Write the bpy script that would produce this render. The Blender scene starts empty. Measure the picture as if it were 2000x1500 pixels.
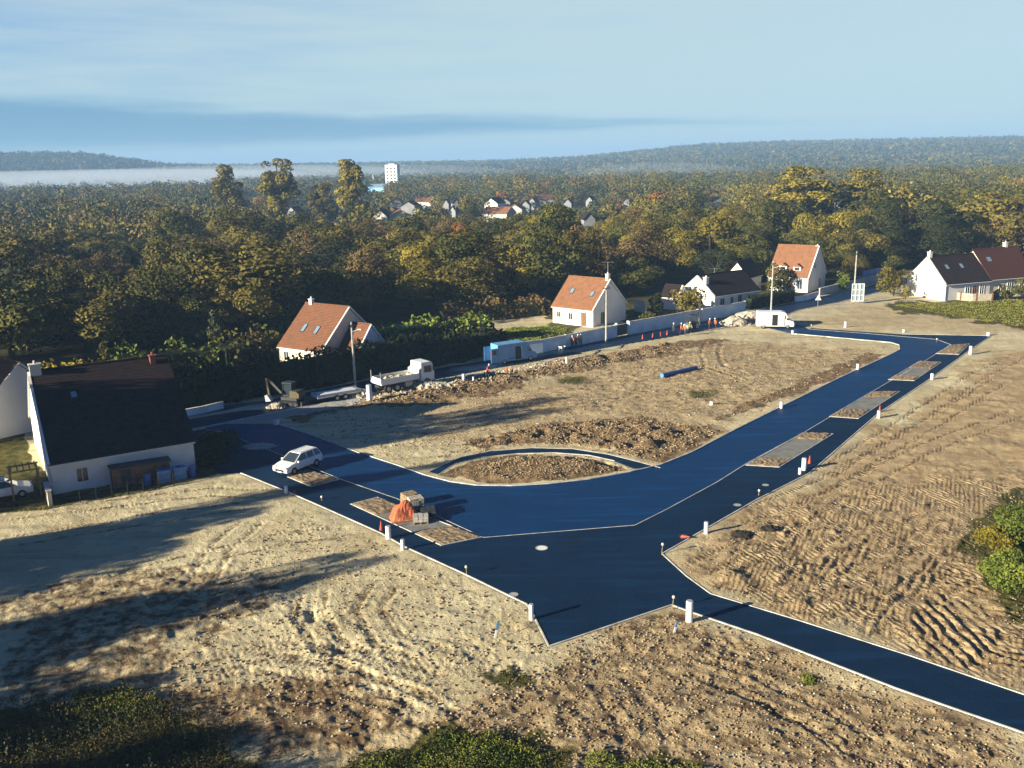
import bpy, bmesh, math, random
import numpy as np
from mathutils import Vector, Matrix
from mathutils.geometry import tessellate_polygon
R = math.radians
random.seed(7); rng = np.random.default_rng(11)
SC = bpy.context.scene; COL = SC.collection

# ------------------------------------------------------------------ camera, sky, sun, exposure
CAM_H, FPX, HY, ROLL = 26.0, 1800.0, 313.0, R(1.2)
PITCH = math.atan((750 - HY) / FPX)
cam = bpy.data.cameras.new('camera'); cam.sensor_width = 36; cam.lens = 36 * FPX / 2000
cam.clip_start = 0.5; cam.clip_end = 20000
co = bpy.data.objects.new('camera', cam); COL.objects.link(co)
co.matrix_world = Matrix.Translation((0, 0, CAM_H)) @ Matrix.Rotation(R(90) - PITCH, 4, 'X') @ Matrix.Rotation(-ROLL, 4, 'Z')
SC.camera = co

SUN_AZ, SUN_EL = 242.0, 16.5            # compass bearing of the sun (from +y clockwise) and its height
sd = bpy.data.lights.new('sun', 'SUN'); sd.energy = 5.0; sd.angle = R(0.5); sd.color = (1.0, 0.90, 0.68)
so = bpy.data.objects.new('sun', sd); COL.objects.link(so)
sv = Vector((math.sin(R(SUN_AZ)) * math.cos(R(SUN_EL)), math.cos(R(SUN_AZ)) * math.cos(R(SUN_EL)), math.sin(R(SUN_EL))))
so.rotation_euler = sv.to_track_quat('Z', 'Y').to_euler()
SC.view_settings.view_transform = 'Standard'; SC.view_settings.look = 'None'
SC.view_settings.exposure = 1.45; SC.view_settings.gamma = 1

wd = bpy.data.worlds.new('World'); SC.world = wd; wd.use_nodes = True
wt = wd.node_tree; wn = wt.nodes; wl = wt.links; wn.clear()
def N(nt, typ, **kw):
    n = nt.nodes.new(typ)
    for k, v in kw.items():
        if k.startswith('i_'):
            n.inputs[k[2:].replace('_', ' ')].default_value = v
        else: setattr(n, k, v)
    return n
def math_(nt, op, a, b=None, c=None, clamp=False):
    n = nt.nodes.new('ShaderNodeMath'); n.operation = op; n.use_clamp = clamp
    for i, v in enumerate((a, b, c)):
        if v is None: continue
        if isinstance(v, (int, float)): n.inputs[i].default_value = v
        else: nt.links.new(v, n.inputs[i])
    return n.outputs[0]
def mixc(nt, f, a, b, blend='MIX'):
    n = nt.nodes.new('ShaderNodeMix'); n.data_type = 'RGBA'; n.blend_type = blend
    for s, v in ((n.inputs[0], f), (n.inputs[6], a), (n.inputs[7], b)):
        if isinstance(v, (int, float)): s.default_value = v
        elif isinstance(v, tuple): s.default_value = (*v, 1) if len(v) == 3 else v
        else: nt.links.new(v, s)
    return n.outputs[2]
def smooth(nt, v, lo, hi):
    n = nt.nodes.new('ShaderNodeMapRange'); n.interpolation_type = 'SMOOTHSTEP'
    nt.links.new(v, n.inputs[0]); n.inputs[1].default_value = lo; n.inputs[2].default_value = hi
    return n.outputs[0]
sky = N(wt, 'ShaderNodeTexSky', sky_type='NISHITA', sun_disc=False, sun_elevation=R(SUN_EL), sun_rotation=R(SUN_AZ))
sky.altitude = 100; sky.air_density = 1.0; sky.dust_density = 0.4; sky.ozone_density = 3.0
tc = N(wt, 'ShaderNodeTexCoord'); sx = N(wt, 'ShaderNodeSeparateXYZ'); wl.new(tc.outputs['Generated'], sx.inputs[0])
el = math_(wt, 'MULTIPLY', math_(wt, 'ARCSINE', sx.outputs[2]), 57.3)
az = math_(wt, 'MULTIPLY', math_(wt, 'ARCTAN2', sx.outputs[0], sx.outputs[1]), 57.3)
mp = N(wt, 'ShaderNodeMapping'); mp.inputs['Scale'].default_value = (2.2, 2.2, 26); wl.new(tc.outputs['Generated'], mp.inputs[0])
nz = N(wt, 'ShaderNodeTexNoise'); nz.inputs['Scale'].default_value = 2.4; nz.inputs['Detail'].default_value = 7; nz.inputs['Roughness'].default_value = .55
wl.new(mp.outputs[0], nz.inputs[0])
nv = math_(wt, 'SUBTRACT', nz.outputs[0], .5)
# thin high veil of cloud, clearer towards the left, with a long clear streak low in the sky
veil = smooth(wt, math_(wt, 'ADD', math_(wt, 'MULTIPLY', az, .018), math_(wt, 'MULTIPLY', nv, 1.3)), -1.3, .1)
ec = math_(wt, 'ADD', math_(wt, 'MULTIPLY', az, -.010), 2.0)                       # centre of the streak in degrees
hw = math_(wt, 'ADD', math_(wt, 'MULTIPLY', az, -.034), .62)                        # its half width, narrowing to the right
de = math_(wt, 'ABSOLUTE', math_(wt, 'SUBTRACT', math_(wt, 'ADD', el, math_(wt, 'MULTIPLY', nv, 1.6)), ec))
streak = smooth(wt, math_(wt, 'SUBTRACT', hw, de), -.35, .7)
veil2 = math_(wt, 'MULTIPLY', veil, math_(wt, 'SUBTRACT', 1, math_(wt, 'MULTIPLY', streak, .95)))
SKY_S = 0.05
low = math_(wt, 'MULTIPLY', math_(wt, 'SUBTRACT', 1, smooth(wt, el, 11, 17)), math_(wt, 'SUBTRACT', 1, smooth(wt, math_(wt, 'ABSOLUTE', az), 45, 80)))
skyc = mixc(wt, 1.0, sky.outputs[0], (.55, .85, 1.25), 'MULTIPLY')
skyc = mixc(wt, math_(wt, 'SUBTRACT', 1, low), skyc, mixc(wt, 1.0, sky.outputs[0], (.115, .30, .60), 'MULTIPLY'))  # sky above and behind the view dimmed by hand to cut fill light
skyc = mixc(wt, math_(wt, 'MULTIPLY', math_(wt, 'MULTIPLY', streak, .72), low), skyc, (1.0, 2.4, 3.8))
skym = mixc(wt, math_(wt, 'MULTIPLY', math_(wt, 'MULTIPLY', veil2, .85), low), skyc, (4.25, 5.35, 5.45))
bgn = N(wt, 'ShaderNodeBackground'); bgn.inputs[1].default_value = SKY_S
wo = N(wt, 'ShaderNodeOutputWorld'); wl.new(skym, bgn.inputs[0]); wl.new(bgn.outputs[0], wo.inputs[0])

# ------------------------------------------------------------------ helpers
def G(px, py, z=0.0):
    """ground point seen at a place of the photograph (2000 x 1500)"""
    a = px - 1000; b = 750 - py
    c, s = math.cos(ROLL), math.sin(ROLL); a, b = a * c + b * s, -a * s + b * c
    d = (a, FPX * math.cos(PITCH) + b * math.sin(PITCH), -FPX * math.sin(PITCH) + b * math.cos(PITCH))
    t = (z - CAM_H) / d[2]
    return Vector((d[0] * t, d[1] * t, z))
def PR(x, y, z):
    z = z - CAM_H
    fw = y * math.cos(PITCH) - z * math.sin(PITCH); up = y * math.sin(PITCH) + z * math.cos(PITCH)
    a = FPX * x / fw; b = FPX * up / fw
    c, s = math.cos(ROLL), math.sin(ROLL); a, b = a * c - b * s, a * s + b * c
    return 1000 + a, 750 - b
def az_vec(deg): return Vector((math.sin(R(deg)), math.cos(R(deg)), 0))

def mat(name, base, rough=.8, var=.18, scale=3.0, bump=.15, metal=0.0, spec=.4, base2=None, wave=None):
    m = bpy.data.materials.new(name); m.use_nodes = True; t = m.node_tree
    p = t.nodes['Principled BSDF']; p.inputs['Roughness'].default_value = rough
    if 'tile' in name: spec = .12
    p.inputs['Metallic'].default_value = metal; p.inputs['Specular IOR Level'].default_value = spec
    tcn = N(t, 'ShaderNodeTexCoord'); n = N(t, 'ShaderNodeTexNoise'); n.inputs['Scale'].default_value = scale; n.inputs['Detail'].default_value = 6
    t.links.new(tcn.outputs['Object'], n.inputs[0])
    b2 = base2 or tuple(min(1, c * (1 - 2 * var)) for c in base)
    f = smooth(t, n.outputs[0], .35, .7)
    col = mixc(t, f, base, b2)
    h = n.outputs[0]
    if wave:                                          # tile courses, board joints and the like
        w = N(t, 'ShaderNodeTexWave'); w.bands_direction = wave[0]; w.inputs['Scale'].default_value = wave[1]; w.inputs['Distortion'].default_value = wave[2]
        t.links.new(tcn.outputs['Object'], w.inputs[0])
        col = mixc(t, math_(t, 'MULTIPLY', w.outputs[1], wave[3]), col, tuple(c * .45 for c in base)); h = w.outputs[1]
    t.links.new(col, p.inputs['Base Color'])
    if bump:
        bn = N(t, 'ShaderNodeBump'); bn.inputs['Strength'].default_value = bump; bn.inputs['Distance'].default_value = .05
        t.links.new(h, bn.inputs['Height']); t.links.new(bn.outputs[0], p.inputs['Normal'])
    return m
def foliage(name, base, tip):
    m = bpy.data.materials.new(name); m.use_nodes = True; t = m.node_tree
    p = t.nodes['Principled BSDF']; p.inputs['Roughness'].default_value = .75; p.inputs['Specular IOR Level'].default_value = .15
    tcn = N(t, 'ShaderNodeTexCoord'); n = N(t, 'ShaderNodeTexNoise'); n.inputs['Scale'].default_value = .55; n.inputs['Detail'].default_value = 5
    oi = N(t, 'ShaderNodeObjectInfo'); va = N(t, 'ShaderNodeVectorMath'); va.operation = 'ADD'
    t.links.new(tcn.outputs['Object'], va.inputs[0]); t.links.new(oi.outputs['Location'], va.inputs[1]); t.links.new(va.outputs[0], n.inputs[0])
    n2 = N(t, 'ShaderNodeTexNoise'); n2.inputs['Scale'].default_value = 4.5; t.links.new(va.outputs[0], n2.inputs[0])
    f = smooth(t, math_(t, 'ADD', math_(t, 'MULTIPLY', n.outputs[0], .85), math_(t, 'MULTIPLY', n2.outputs[0], .15)), .38, .62)
    c = mixc(t, f, base, tip)
    k = math_(t, 'MULTIPLY_ADD', oi.outputs['Random'], .5, .75)
    vm = N(t, 'ShaderNodeVectorMath'); vm.operation = 'SCALE'; t.links.new(c, vm.inputs[0]); t.links.new(k, vm.inputs[3])
    t.links.new(vm.outputs[0], p.inputs['Base Color'])
    return m
M = {}
M['white_render'] = mat('white_render', (.80, .78, .74), .9, .05, .6, .08)
M['cream_render'] = mat('cream_render', (.74, .66, .50), .9, .06, .6, .08)
M['grey_render'] = mat('grey_render', (.55, .54, .50), .9, .1, .7, .1)
M['orange_tile'] = mat('orange_tile', (.28, .130, .068), .8, .2, 1.6, .5, base2=(.20, .10, .058), wave=('Z', 1.9, .4, .45))
M['rust_tile'] = mat('rust_tile', (.21, .092, .05), .85, .2, 1.6, .5, base2=(.15, .078, .05), wave=('Z', 1.9, .4, .45))
M['dark_tile'] = mat('dark_tile', (.034, .022, .022), .8, .25, 2.0, .5, base2=(.022, .016, .018), wave=('Z', 1.9, .3, .4))
M['brown_tile'] = mat('brown_tile', (.085, .032, .024), .8, .25, 2.0, .5, base2=(.075, .035, .03), wave=('Z', 1.9, .3, .4))
M['town_wall'] = mat('town_wall_render', (.27, .28, .29), .9, .12, .3, .05)
M['glass'] = mat('window_glass', (.03, .045, .06), .12, .1, 1, 0, spec=.8)
M['skylight'] = mat('skylight_glass', (.20, .30, .40), .1, .1, 1, 0, spec=1)
M['frame'] = mat('window_frame', (.78, .77, .74), .6, .05, 2, 0)
M['brown_wood'] = mat('brown_wood', (.22, .12, .06), .8, .2, 3, .2)
M['brick'] = mat('brick', (.34, .11, .07), .9, .2, 3, .3, wave=('Z', 5, .2, .4))
M['white_paint'] = mat('white_paint', (.80, .80, .78), .35, .04, 1.5, 0, spec=.5)
M['blue_paint'] = mat('pale_blue_paint', (.14, .34, .58), .4, .08, 1.5, 0, spec=.5)
M['black_paint'] = mat('black_paint', (.018, .018, .02), .5, .1, 2, 0)
M['rubber'] = mat('rubber', (.015, .015, .016), .9, .1, 5, .1)
M['steel'] = mat('steel', (.42, .43, .44), .45, .12, 3, .05, metal=.6)
M['dark_steel'] = mat('dark_steel', (.06, .06, .065), .6, .2, 3, .1, metal=.3)
M['yellow_paint'] = mat('worn_ochre_paint', (.10, .075, .035), .5, .15, 3, 0)
M['pvc'] = mat('white_plastic', (.78, .79, .80), .5, .05, 2, 0)
M['grey_pvc'] = mat('grey_plastic', (.34, .36, .38), .5, .1, 2, 0)
M['blue_pvc'] = mat('blue_plastic', (.03, .09, .33), .4, .1, 2, 0)
M['lblue_pvc'] = mat('light_blue_plastic', (.08, .24, .52), .5, .1, 2, 0)
M['red_pvc'] = mat('red_plastic', (.38, .06, .04), .55, .1, 2, 0)
M['orange_tarp'] = mat('orange_tarpaulin', (.50, .13, .05), .75, .2, 3, .6, base2=(.30, .075, .035))
M['stake_wood'] = mat('stake_wood', (.34, .25, .14), .9, .2, 6, .2)
M['pale_stone'] = mat('pale_stone', (.52, .46, .36), .9, .2, 3, .4)
M['concrete'] = mat('concrete', (.42, .41, .38), .9, .15, 3, .2)
M['kerb'] = mat('kerb_concrete', (.60, .59, .55), .85, .25, 1.3, .1, base2=(.36, .34, .29))
M['wall_white'] = mat('wall_render', (.70, .80, .84), .9, .1, .5, .08)
M['fence_panel'] = mat('fence_panel', (.40, .36, .29), .85, .15, 2, .2, wave=('X', 4, .3, .3))
M['bark'] = mat('bark', (.07, .05, .035), .95, .3, 6, .5)
M['skin'] = mat('skin', (.42, .24, .17), .6, .05, 3, 0)
M['hi_vis_orange'] = mat('hi_vis_orange', (.50, .14, .05), .7, .1, 8, .1)
M['hi_vis_yellow'] = mat('hi_vis_yellow', (.42, .44, .10), .7, .1, 8, .1)
M['work_trousers'] = mat('work_trousers', (.04, .05, .08), .9, .2, 8, .1)
M['hair'] = mat('dark_hair', (.02, .014, .01), .8, .1, 8, 0)
M['headlamp'] = mat('headlamp_glass', (.75, .75, .72), .1, .05, 3, 0, spec=1)
M['tail_red'] = mat('tail_lamp_red', (.40, .02, .02), .2, .05, 3, 0)
FOL = {
 'olive': (foliage('olive_leaves', (.074, .062, .013), (.165, .132, .024)), 'olive green'),
 'green': (foliage('green_leaves', (.040, .043, .010), (.094, .088, .017)), 'mid green'),
 'yellow': (foliage('yellowing_leaves', (.135, .110, .014), (.26, .205, .026)), 'yellowing'),
 'brown': (foliage('brown_leaves', (.090, .062, .022), (.165, .110, .038)), 'brown'),
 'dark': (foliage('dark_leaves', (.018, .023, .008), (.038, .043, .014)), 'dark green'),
 'orange': (foliage('orange_leaves', (.16, .060, .014), (.27, .105, .022)), 'orange'),
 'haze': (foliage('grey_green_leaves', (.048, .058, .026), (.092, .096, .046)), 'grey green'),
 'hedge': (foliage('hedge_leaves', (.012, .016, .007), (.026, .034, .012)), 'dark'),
 'lime': (foliage('bright_leaves', (.075, .105, .014), (.17, .20, .03)), 'bright green'),
}

class MB:
    def __init__(s): s.v = []; s.f = []
    def add(s, vs, fs):
        o = len(s.v); s.v += [tuple(v) for v in vs]; s.f += [tuple(i + o for i in f) for f in fs]; return s
    def box(s, c, d, rz=0.0, ry=0.0, taper=1.0):
        m = Matrix.Rotation(rz, 3, 'Z') @ Matrix.Rotation(ry, 3, 'Y'); vs = []
        for z in (-1, 1):
            k = taper if z > 0 else 1
            for x, y in ((-1, -1), (1, -1), (1, 1), (-1, 1)):
                vs.append(Vector(c) + m @ Vector((x * d[0] / 2 * k, y * d[1] / 2 * k, z * d[2] / 2)))
        return s.add(vs, [(3, 2, 1, 0), (4, 5, 6, 7), (0, 1, 5, 4), (1, 2, 6, 5), (2, 3, 7, 6), (3, 0, 4, 7)])
    def prism(s, prof, y0, y1, k=1.0, axis='y'):
        """profile in x,z extruded along y; k scales the far/near faces' x slightly"""
        n = len(prof); vs = [(x, y0, z) for x, z in prof] + [(x, y1, z) for x, z in prof]
        if axis == 'x': vs = [(b, a, c) for a, b, c in vs]
        fs = [tuple(range(n)), tuple(range(2 * n - 1, n - 1, -1))] + [(i, i + n, (i + 1) % n + n, (i + 1) % n) for i in range(n)]
        return s.add(vs, fs)
    def tube(s, p0, p1, r0, r1=None, n=8):
        r1 = r0 if r1 is None else r1; p0 = Vector(p0); p1 = Vector(p1); d = (p1 - p0).normalized()
        a = d.cross(Vector((0, 0, 1)));  a = Vector((1, 0, 0)) if a.length < 1e-3 else a.normalized(); b = d.cross(a)
        vs = []
        for p, r in ((p0, r0), (p1, r1)):
            for i in range(n):
                t = 2 * math.pi * i / n; vs.append(p + a * math.cos(t) * r + b * math.sin(t) * r)
        return s.add(vs, [tuple(range(n - 1, -1, -1)), tuple(range(n, 2 * n))] + [(i, (i + 1) % n, (i + 1) % n + n, i + n) for i in range(n)])
    def blob(s, c, r, seg=8, jit=0.0, sq=(1, 1, 1)):
        vs = []; rings = max(3, seg // 2)
        for j in range(rings + 1):
            ph = math.pi * j / rings
            for i in range(seg):
                t = 2 * math.pi * i / seg; k = r * (1 + random.uniform(-jit, jit))
                vs.append((c[0] + k * sq[0] * math.sin(ph) * math.cos(t), c[1] + k * sq[1] * math.sin(ph) * math.sin(t), c[2] + k * sq[2] * math.cos(ph)))
        return s.add(vs, [(j * seg + i, (j + 1) * seg + i, (j + 1) * seg + (i + 1) % seg, j * seg + (i + 1) % seg) for j in range(rings) for i in range(seg)])
    def build(s, name, material, parent=None, smooth_=False):
        me = bpy.data.meshes.new(name); me.from_pydata(s.v, [], s.f); me.materials.append(material)
        bm = bmesh.new(); bm.from_mesh(me); bmesh.ops.recalc_face_normals(bm, faces=bm.faces); bm.to_mesh(me); bm.free()
        if smooth_: me.polygons.foreach_set('use_smooth', [True] * len(me.polygons))
        o = bpy.data.objects.new(name, me); COL.objects.link(o); o.parent = parent
        return o
def np_mesh(name, verts, quads, material):
    """verts (n,3) and quads (m,k) numpy arrays -> mesh"""
    me = bpy.data.meshes.new(name); k = quads.shape[1]
    me.vertices.add(len(verts)); me.vertices.foreach_set('co', np.asarray(verts, np.float32).ravel())
    me.loops.add(quads.size); me.loops.foreach_set('vertex_index', quads.astype(np.int32).ravel())
    me.polygons.add(len(quads)); me.polygons.foreach_set('loop_start', np.arange(0, quads.size, k, dtype=np.int32))
    for m in (material if isinstance(material, list) else [material]): me.materials.append(m)
    me.update(calc_edges=True); return me
def tag(o, label=None, cat=None, group=None, kind=None):
    for k, v in (('label', label), ('category', cat), ('group', group), ('kind', kind)):
        if v: o[k] = v
    return o
def thing(name, label, cat, loc, rz=0.0, group=None):
    o = bpy.data.objects.new(name, None); o.empty_display_size = .5; COL.objects.link(o)
    o.location = loc; o.rotation_euler = (0, 0, rz); return tag(o, label, cat, group)
def struct(o): o['kind'] = 'structure'; return o
def dup(src, loc, rz, label, group=None, sc=1.0):
    r = src.copy(); COL.objects.link(r); r.location = loc; r.rotation_euler = (0, 0, rz); r.scale = (sc,) * 3 if isinstance(sc, (int, float)) else sc
    r['label'] = label
    if group: r['group'] = group
    for ch in list(src.children):
        c = ch.copy(); COL.objects.link(c); c.parent = r
        for g in list(ch.children):
            d = g.copy(); COL.objects.link(d); d.parent = c
    return r

# value noise
def _h(ix, iy, s):
    n = (ix.astype(np.int64) * 374761393 + iy.astype(np.int64) * 668265263 + s * 974711) & 0x7fffffff
    n = ((n ^ (n >> 13)) * 1274126177) & 0x7fffffff
    return ((n ^ (n >> 16)) & 0xffff) / 65535.0
def vnoise(x, y, s=0):
    ix = np.floor(x); iy = np.floor(y); fx = x - ix; fy = y - iy; fx = fx * fx * (3 - 2 * fx); fy = fy * fy * (3 - 2 * fy)
    a = _h(ix, iy, s); b = _h(ix + 1, iy, s); c = _h(ix, iy + 1, s); d = _h(ix + 1, iy + 1, s)
    return (a * (1 - fx) + b * fx) * (1 - fy) + (c * (1 - fx) + d * fx) * fy
def fbm(x, y, s=0, o=4):
    t = 0; a = .5; k = 0
    for i in range(o): t = t + a * vnoise(x, y, s + i); k += a; a *= .5; x = x * 2.03 + 17.1; y = y * 2.03 + 9.7
    return t / k - .5
def sstep(v, lo, hi): t = np.clip((v - lo) / (hi - lo), 0, 1); return t * t * (3 - 2 * t)
def sdist(x, y, poly):
    """signed distance to a polygon, negative inside"""
    d = np.full(x.shape, 1e9); ins = np.zeros(x.shape, bool); n = len(poly)
    for i in range(n):
        ax, ay = poly[i][:2]; bx, by = poly[(i + 1) % n][:2]; ex, ey = bx - ax, by - ay; l = ex * ex + ey * ey + 1e-9
        t = np.clip(((x - ax) * ex + (y - ay) * ey) / l, 0, 1); d = np.minimum(d, (x - ax - t * ex) ** 2 + (y - ay - t * ey) ** 2)
        c = ((ay > y) != (by > y)) & (x < ex * (y - ay) / (by - ay + 1e-12) + ax); ins ^= c
    d = np.sqrt(d); return np.where(ins, -d, d)

# ------------------------------------------------------------------ layout of the roads (as seen in the photograph, on the ground)
INNER = [(540,828),(600,847),(700,884),(780,910),(830,928),(880,941),(930,948),(1000,949),(1070,945),(1150,936),(1230,922),(1290,908),(1350,884),(1430,842),(1530,792),(1640,738),(1740,692),(1757,683),(1756,674),(1740,669),(1650,661),(1550,652)]
DIVID = [(1580,643),(1700,652),(1830,663),(1857,673),(1810,703),(1700,767),(1570,845),(1460,904),(1400,942),(1300,996),(1240,1026),(945,1050),(840,1002),(775,974),(665,936),(560,893),(470,858)]
OUTER = [(1585,641),(1700,649),(1762,653),(1937,656),(1897,682),(1820,738),(1715,808),(1580,925),(1480,975),(1377,1034),(1293,1082),(1340,1125),(1388,1160),(1560,1212),(1780,1282),(2000,1357),(2300,1452),(2600,1550),
         (2600,1670),(2300,1545),(2000,1432),(1750,1345),(1480,1240),(1350,1196),(1312,1182),(1072,1263),(1036,1190),(1028,1180),(900,1118),(790,1068),(745,1042),(640,995),(560,960),(470,924),(430,925),(375,875),(360,845)]
STREET_FAR = [(200,818),(340,802),(520,782),(700,746),(900,712),(1050,690),(1200,660),(1365,630),(1455,613),(1500,601),(1560,589),(1640,571),(1720,553),(1765,542)]
STREET_NEAR = [(1790,548),(1720,570),(1640,590),(1560,606),(1520,622),(1400,640),(1320,656),(1200,676),(1050,705),(950,722),(830,745),(700,772),(560,800),(360,842),(200,862)]
def pts(l, z=0.0): return [G(x, y, 0) + Vector((0, 0, z)) for x, y in l]
FOOT = pts(OUTER + [(400,838)] + DIVID[::-1]) ; CARR = pts(INNER + [(1500,640),(1560,634)] + DIVID + [(400,836),(440,828)])
STREET = pts(STREET_FAR + STREET_NEAR)
CRES_OUT = [(838,921),(900,893),(960,881),(1040,875),(1120,877),(1190,888),(1250,903),(1290,914)]
CRES_IN = [(1240,915),(1200,900),(1150,889),(1080,884),(1010,886),(940,893),(890,905),(858,926)]
CRES = pts(CRES_OUT + CRES_IN)

# ------------------------------------------------------------------ ground: one sheet out to the far hills
def terrain(x, y):
    d = np.sqrt(x * x + y * y); a = np.degrees(np.arctan2(x, y))
    hr = np.interp(a, [-60, -10, 0, 4, 7, 11, 16, 24, 32, 60], [10, 12, 10, 16, 27, 44, 49, 47, 42, 40])
    hl = np.interp(a, [-60, -31, -24, -19.5, -17, -10], [56, 50, 44, 16, 12, 8])
    z = sstep(d, 1100, 3000) * hr * (1 - .4 * sstep(d, 3200, 5200)) + sstep(d, 1750, 2150) * hl * (1 - .3 * sstep(d, 2300, 3500))
    z = z + fbm(x / 420, y / 420, 5, 3) * 9 * sstep(d, 700, 1800) + sstep(d, 4200, 6200) * 14
    return z
rr = [8.0]
while rr[-1] < 7000: rr.append(rr[-1] * (1.0034 if 28 < rr[-1] < 130 else 1.0065 if rr[-1] < 260 else 1.03))
rr = np.array(rr); aa = np.concatenate([np.arange(-180, -50, 5.), np.arange(-50, -33, .8), np.arange(-33, 33, .095), np.arange(33, 50, .8), np.arange(50, 180, 5.)])
A_, R_ = np.meshgrid(np.radians(aa), rr); gx = R_ * np.sin(A_); gy = R_ * np.cos(A_)
near = (R_ < 330)
gz = terrain(gx, gy)
nx, ny = gx[near], gy[near]
BIG = 50.0
d_t = sdist(nx, ny, FOOT); d_s = sdist(nx, ny, STREET); d_c = sdist(nx, ny, CRES); d_carr = sdist(nx, ny, CARR)
d_road = np.minimum(np.minimum(d_t, d_s), np.minimum(d_c, d_carr))
# zones
def zone(poly, soft): return 1 - sstep(sdist(nx, ny, pts(poly)) + fbm(nx / 3.2, ny / 3.2, 3, 4) * soft * 2.2, -soft * .5, soft * .5)
brown = zone([(560,812),(700,790),(900,745),(1100,706),(1330,668),(1420,662),(1330,690),(1180,715),(1060,740),(1000,765),(860,790),(700,800),(590,822)], 2.5) * .95
brown = np.maximum(brown, zone([(900,870),(1000,838),(1100,820),(1240,815),(1350,830),(1400,845),(1345,880),(1290,902),(1190,880),(1100,866),(1000,868)], 1.5) * .85)
brown = np.maximum(brown, zone([(862,928),(920,900),(1010,890),(1090,888),(1170,898),(1230,916),(1140,934),(1040,944),(940,944)], .5) * .8)
brown = np.maximum(brown, zone([(1380,832),(1560,770),(1740,690),(1690,690),(1500,770),(1400,812)], 1.2) * .8)
brown = np.maximum(brown, zone([(850,1440),(980,1320),(1150,1230),(1300,1200),(1380,1215),(1500,1260),(1760,1360),(2000,1440),(2000,1500),(1900,1560),(800,1560)], 3.5) * .50)
brown = np.maximum(brown, zone([(1380,1150),(1400,1090),(1520,1050),(1700,1010),(1900,1000),(2050,1050),(2100,1400),(1800,1282)], 3) * .42)
brown = np.maximum(brown, zone([(300,1330),(500,1290),(700,1340),(900,1420),(700,1500),(300,1500)], 3) * .6)
brown = np.maximum(brown, zone([(1000,790),(1150,720),(1400,665),(1745,680),(1530,780),(1420,830),(1300,810),(1100,812)], 5) * .40)
brown = np.maximum(brown, zone([(1340,1110),(1400,1040),(1560,950),(1800,900),(2100,900),(2100,1400),(1800,1282),(1400,1155)], 5) * .40)
brown = np.maximum(brown, zone([(-60,1180),(300,1090),(480,1110),(520,1160),(400,1260),(330,1400),(-60,1400)], 4) * .55)
brown = np.maximum(brown, zone([(1700,870),(2100,700),(2100,900),(1750,940)], 8) * .25)
grass = zone([(-60,1390),(120,1370),(230,1352),(330,1385),(430,1440),(560,1530),(-60,1560)], 1.2)
grass = np.maximum(grass, zone([(640,1500),(700,1470),(860,1430),(1040,1440),(1100,1475),(1120,1540),(620,1540)], 1.6))
grass = np.maximum(grass, zone([(1150,1540),(1180,1480),(1300,1470),(1420,1520),(1400,1560)], 1.2))
grass = np.maximum(grass, zone([(-60,1010),(90,995),(250,965),(380,938),(470,918),(440,880),(380,870),(100,930),(60,900),(45,832),(-60,840)], .5) * .95)
grass = np.maximum(grass, zone([(935,1320),(1000,1300),(1045,1330),(1000,1350)], .8) * .7)
grass = np.maximum(grass, zone([(1900,1020),(1960,960),(2100,930),(2150,1250),(1980,1210),(1900,1140)], 1.6) * .8)
grass = np.maximum(grass, zone([(1710,596),(1800,590),(2100,580),(2200,640),(1980,640),(1840,618),(1740,606)], 5))
grass = np.maximum(grass, zone([(960,655),(1000,640),(1090,636),(1110,650),(1000,672),(940,682)], 1.5))
grass = np.maximum(grass, zone([(1100,732),(1150,735),(1140,750),(1090,745)], 1.2) * .6)
grass = np.maximum(grass, zone([(1345,765),(1400,762),(1390,778),(1345,778)], .9) * .6)
grass = np.maximum(grass, zone([(1720,800),(1850,795),(1900,830),(1760,850)], 3) * .35)
grass = np.maximum(grass, zone([(1565,1315),(1605,1318),(1595,1335),(1570,1335)], .3) * .8)
grass = np.maximum(grass, zone([(735,700),(960,655),(1080,640),(1060,600),(1240,585),(1340,565),(1480,545),(1700,540),(1600,575),(1450,600),(1360,622),(1230,640),(1215,610),(1100,650),(990,692),(740,735)], 2) * .9)
grass = np.maximum(grass, zone([(-200,760),(0,735),(330,690),(560,668),(740,690),(700,740),(400,790),(375,800),(360,730),(0,800),(-200,850)], 1.5))
gravel = zone([(200,870),(360,838),(540,798),(700,768),(760,770),(640,800),(560,812),(520,822),(380,850),(300,900)], 1.0)
gravel = np.maximum(gravel, zone([(1440,640),(1520,618),(1560,604),(1640,590),(1760,560),(1780,570),(1650,605),(1560,632)], 1.5) * .4)
gravel = np.maximum(gravel, (1 - sstep(d_road, .15, .9)) * .35)
# long bands left by the grader, running along the field
ca, sa = math.cos(R(62)), math.sin(R(62)); al = nx * sa + ny * ca; ac = nx * ca - ny * sa
bands = fbm(al / 26 + fbm(nx / 9, ny / 9, 41, 2), ac / 1.7, 31, 4)
arcs = fbm(np.sqrt((nx + 9) ** 2 + (ny - 30) ** 2) / .55, np.arctan2(nx + 9, ny - 30) * 3.2, 61, 3)
arcz = zone([(330,1330),(480,1200),(640,1150),(900,1170),(1000,1230),(960,1300),(760,1380),(520,1400)], 2)
rough = .25 + .9 * brown + .5 * grass
clod = fbm(nx / .42, ny / .42, 71, 3); lump = fbm(nx / 1.6, ny / 1.6, 73, 3); roll_ = fbm(nx / 8, ny / 8, 75, 3)
z = clod * (.20 * brown + .07) + lump * (.34 * brown + .12) + roll_ * .30 + bands * .10 + arcs * arcz * .10
sandy = (1 - brown) * (1 - grass)
patch = sstep(fbm(nx / 5, ny / 5, 77, 3), .02, .16)
z = z + patch * np.maximum(0, fbm(nx / .3, ny / .3, 79, 2)) * .20
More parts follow.
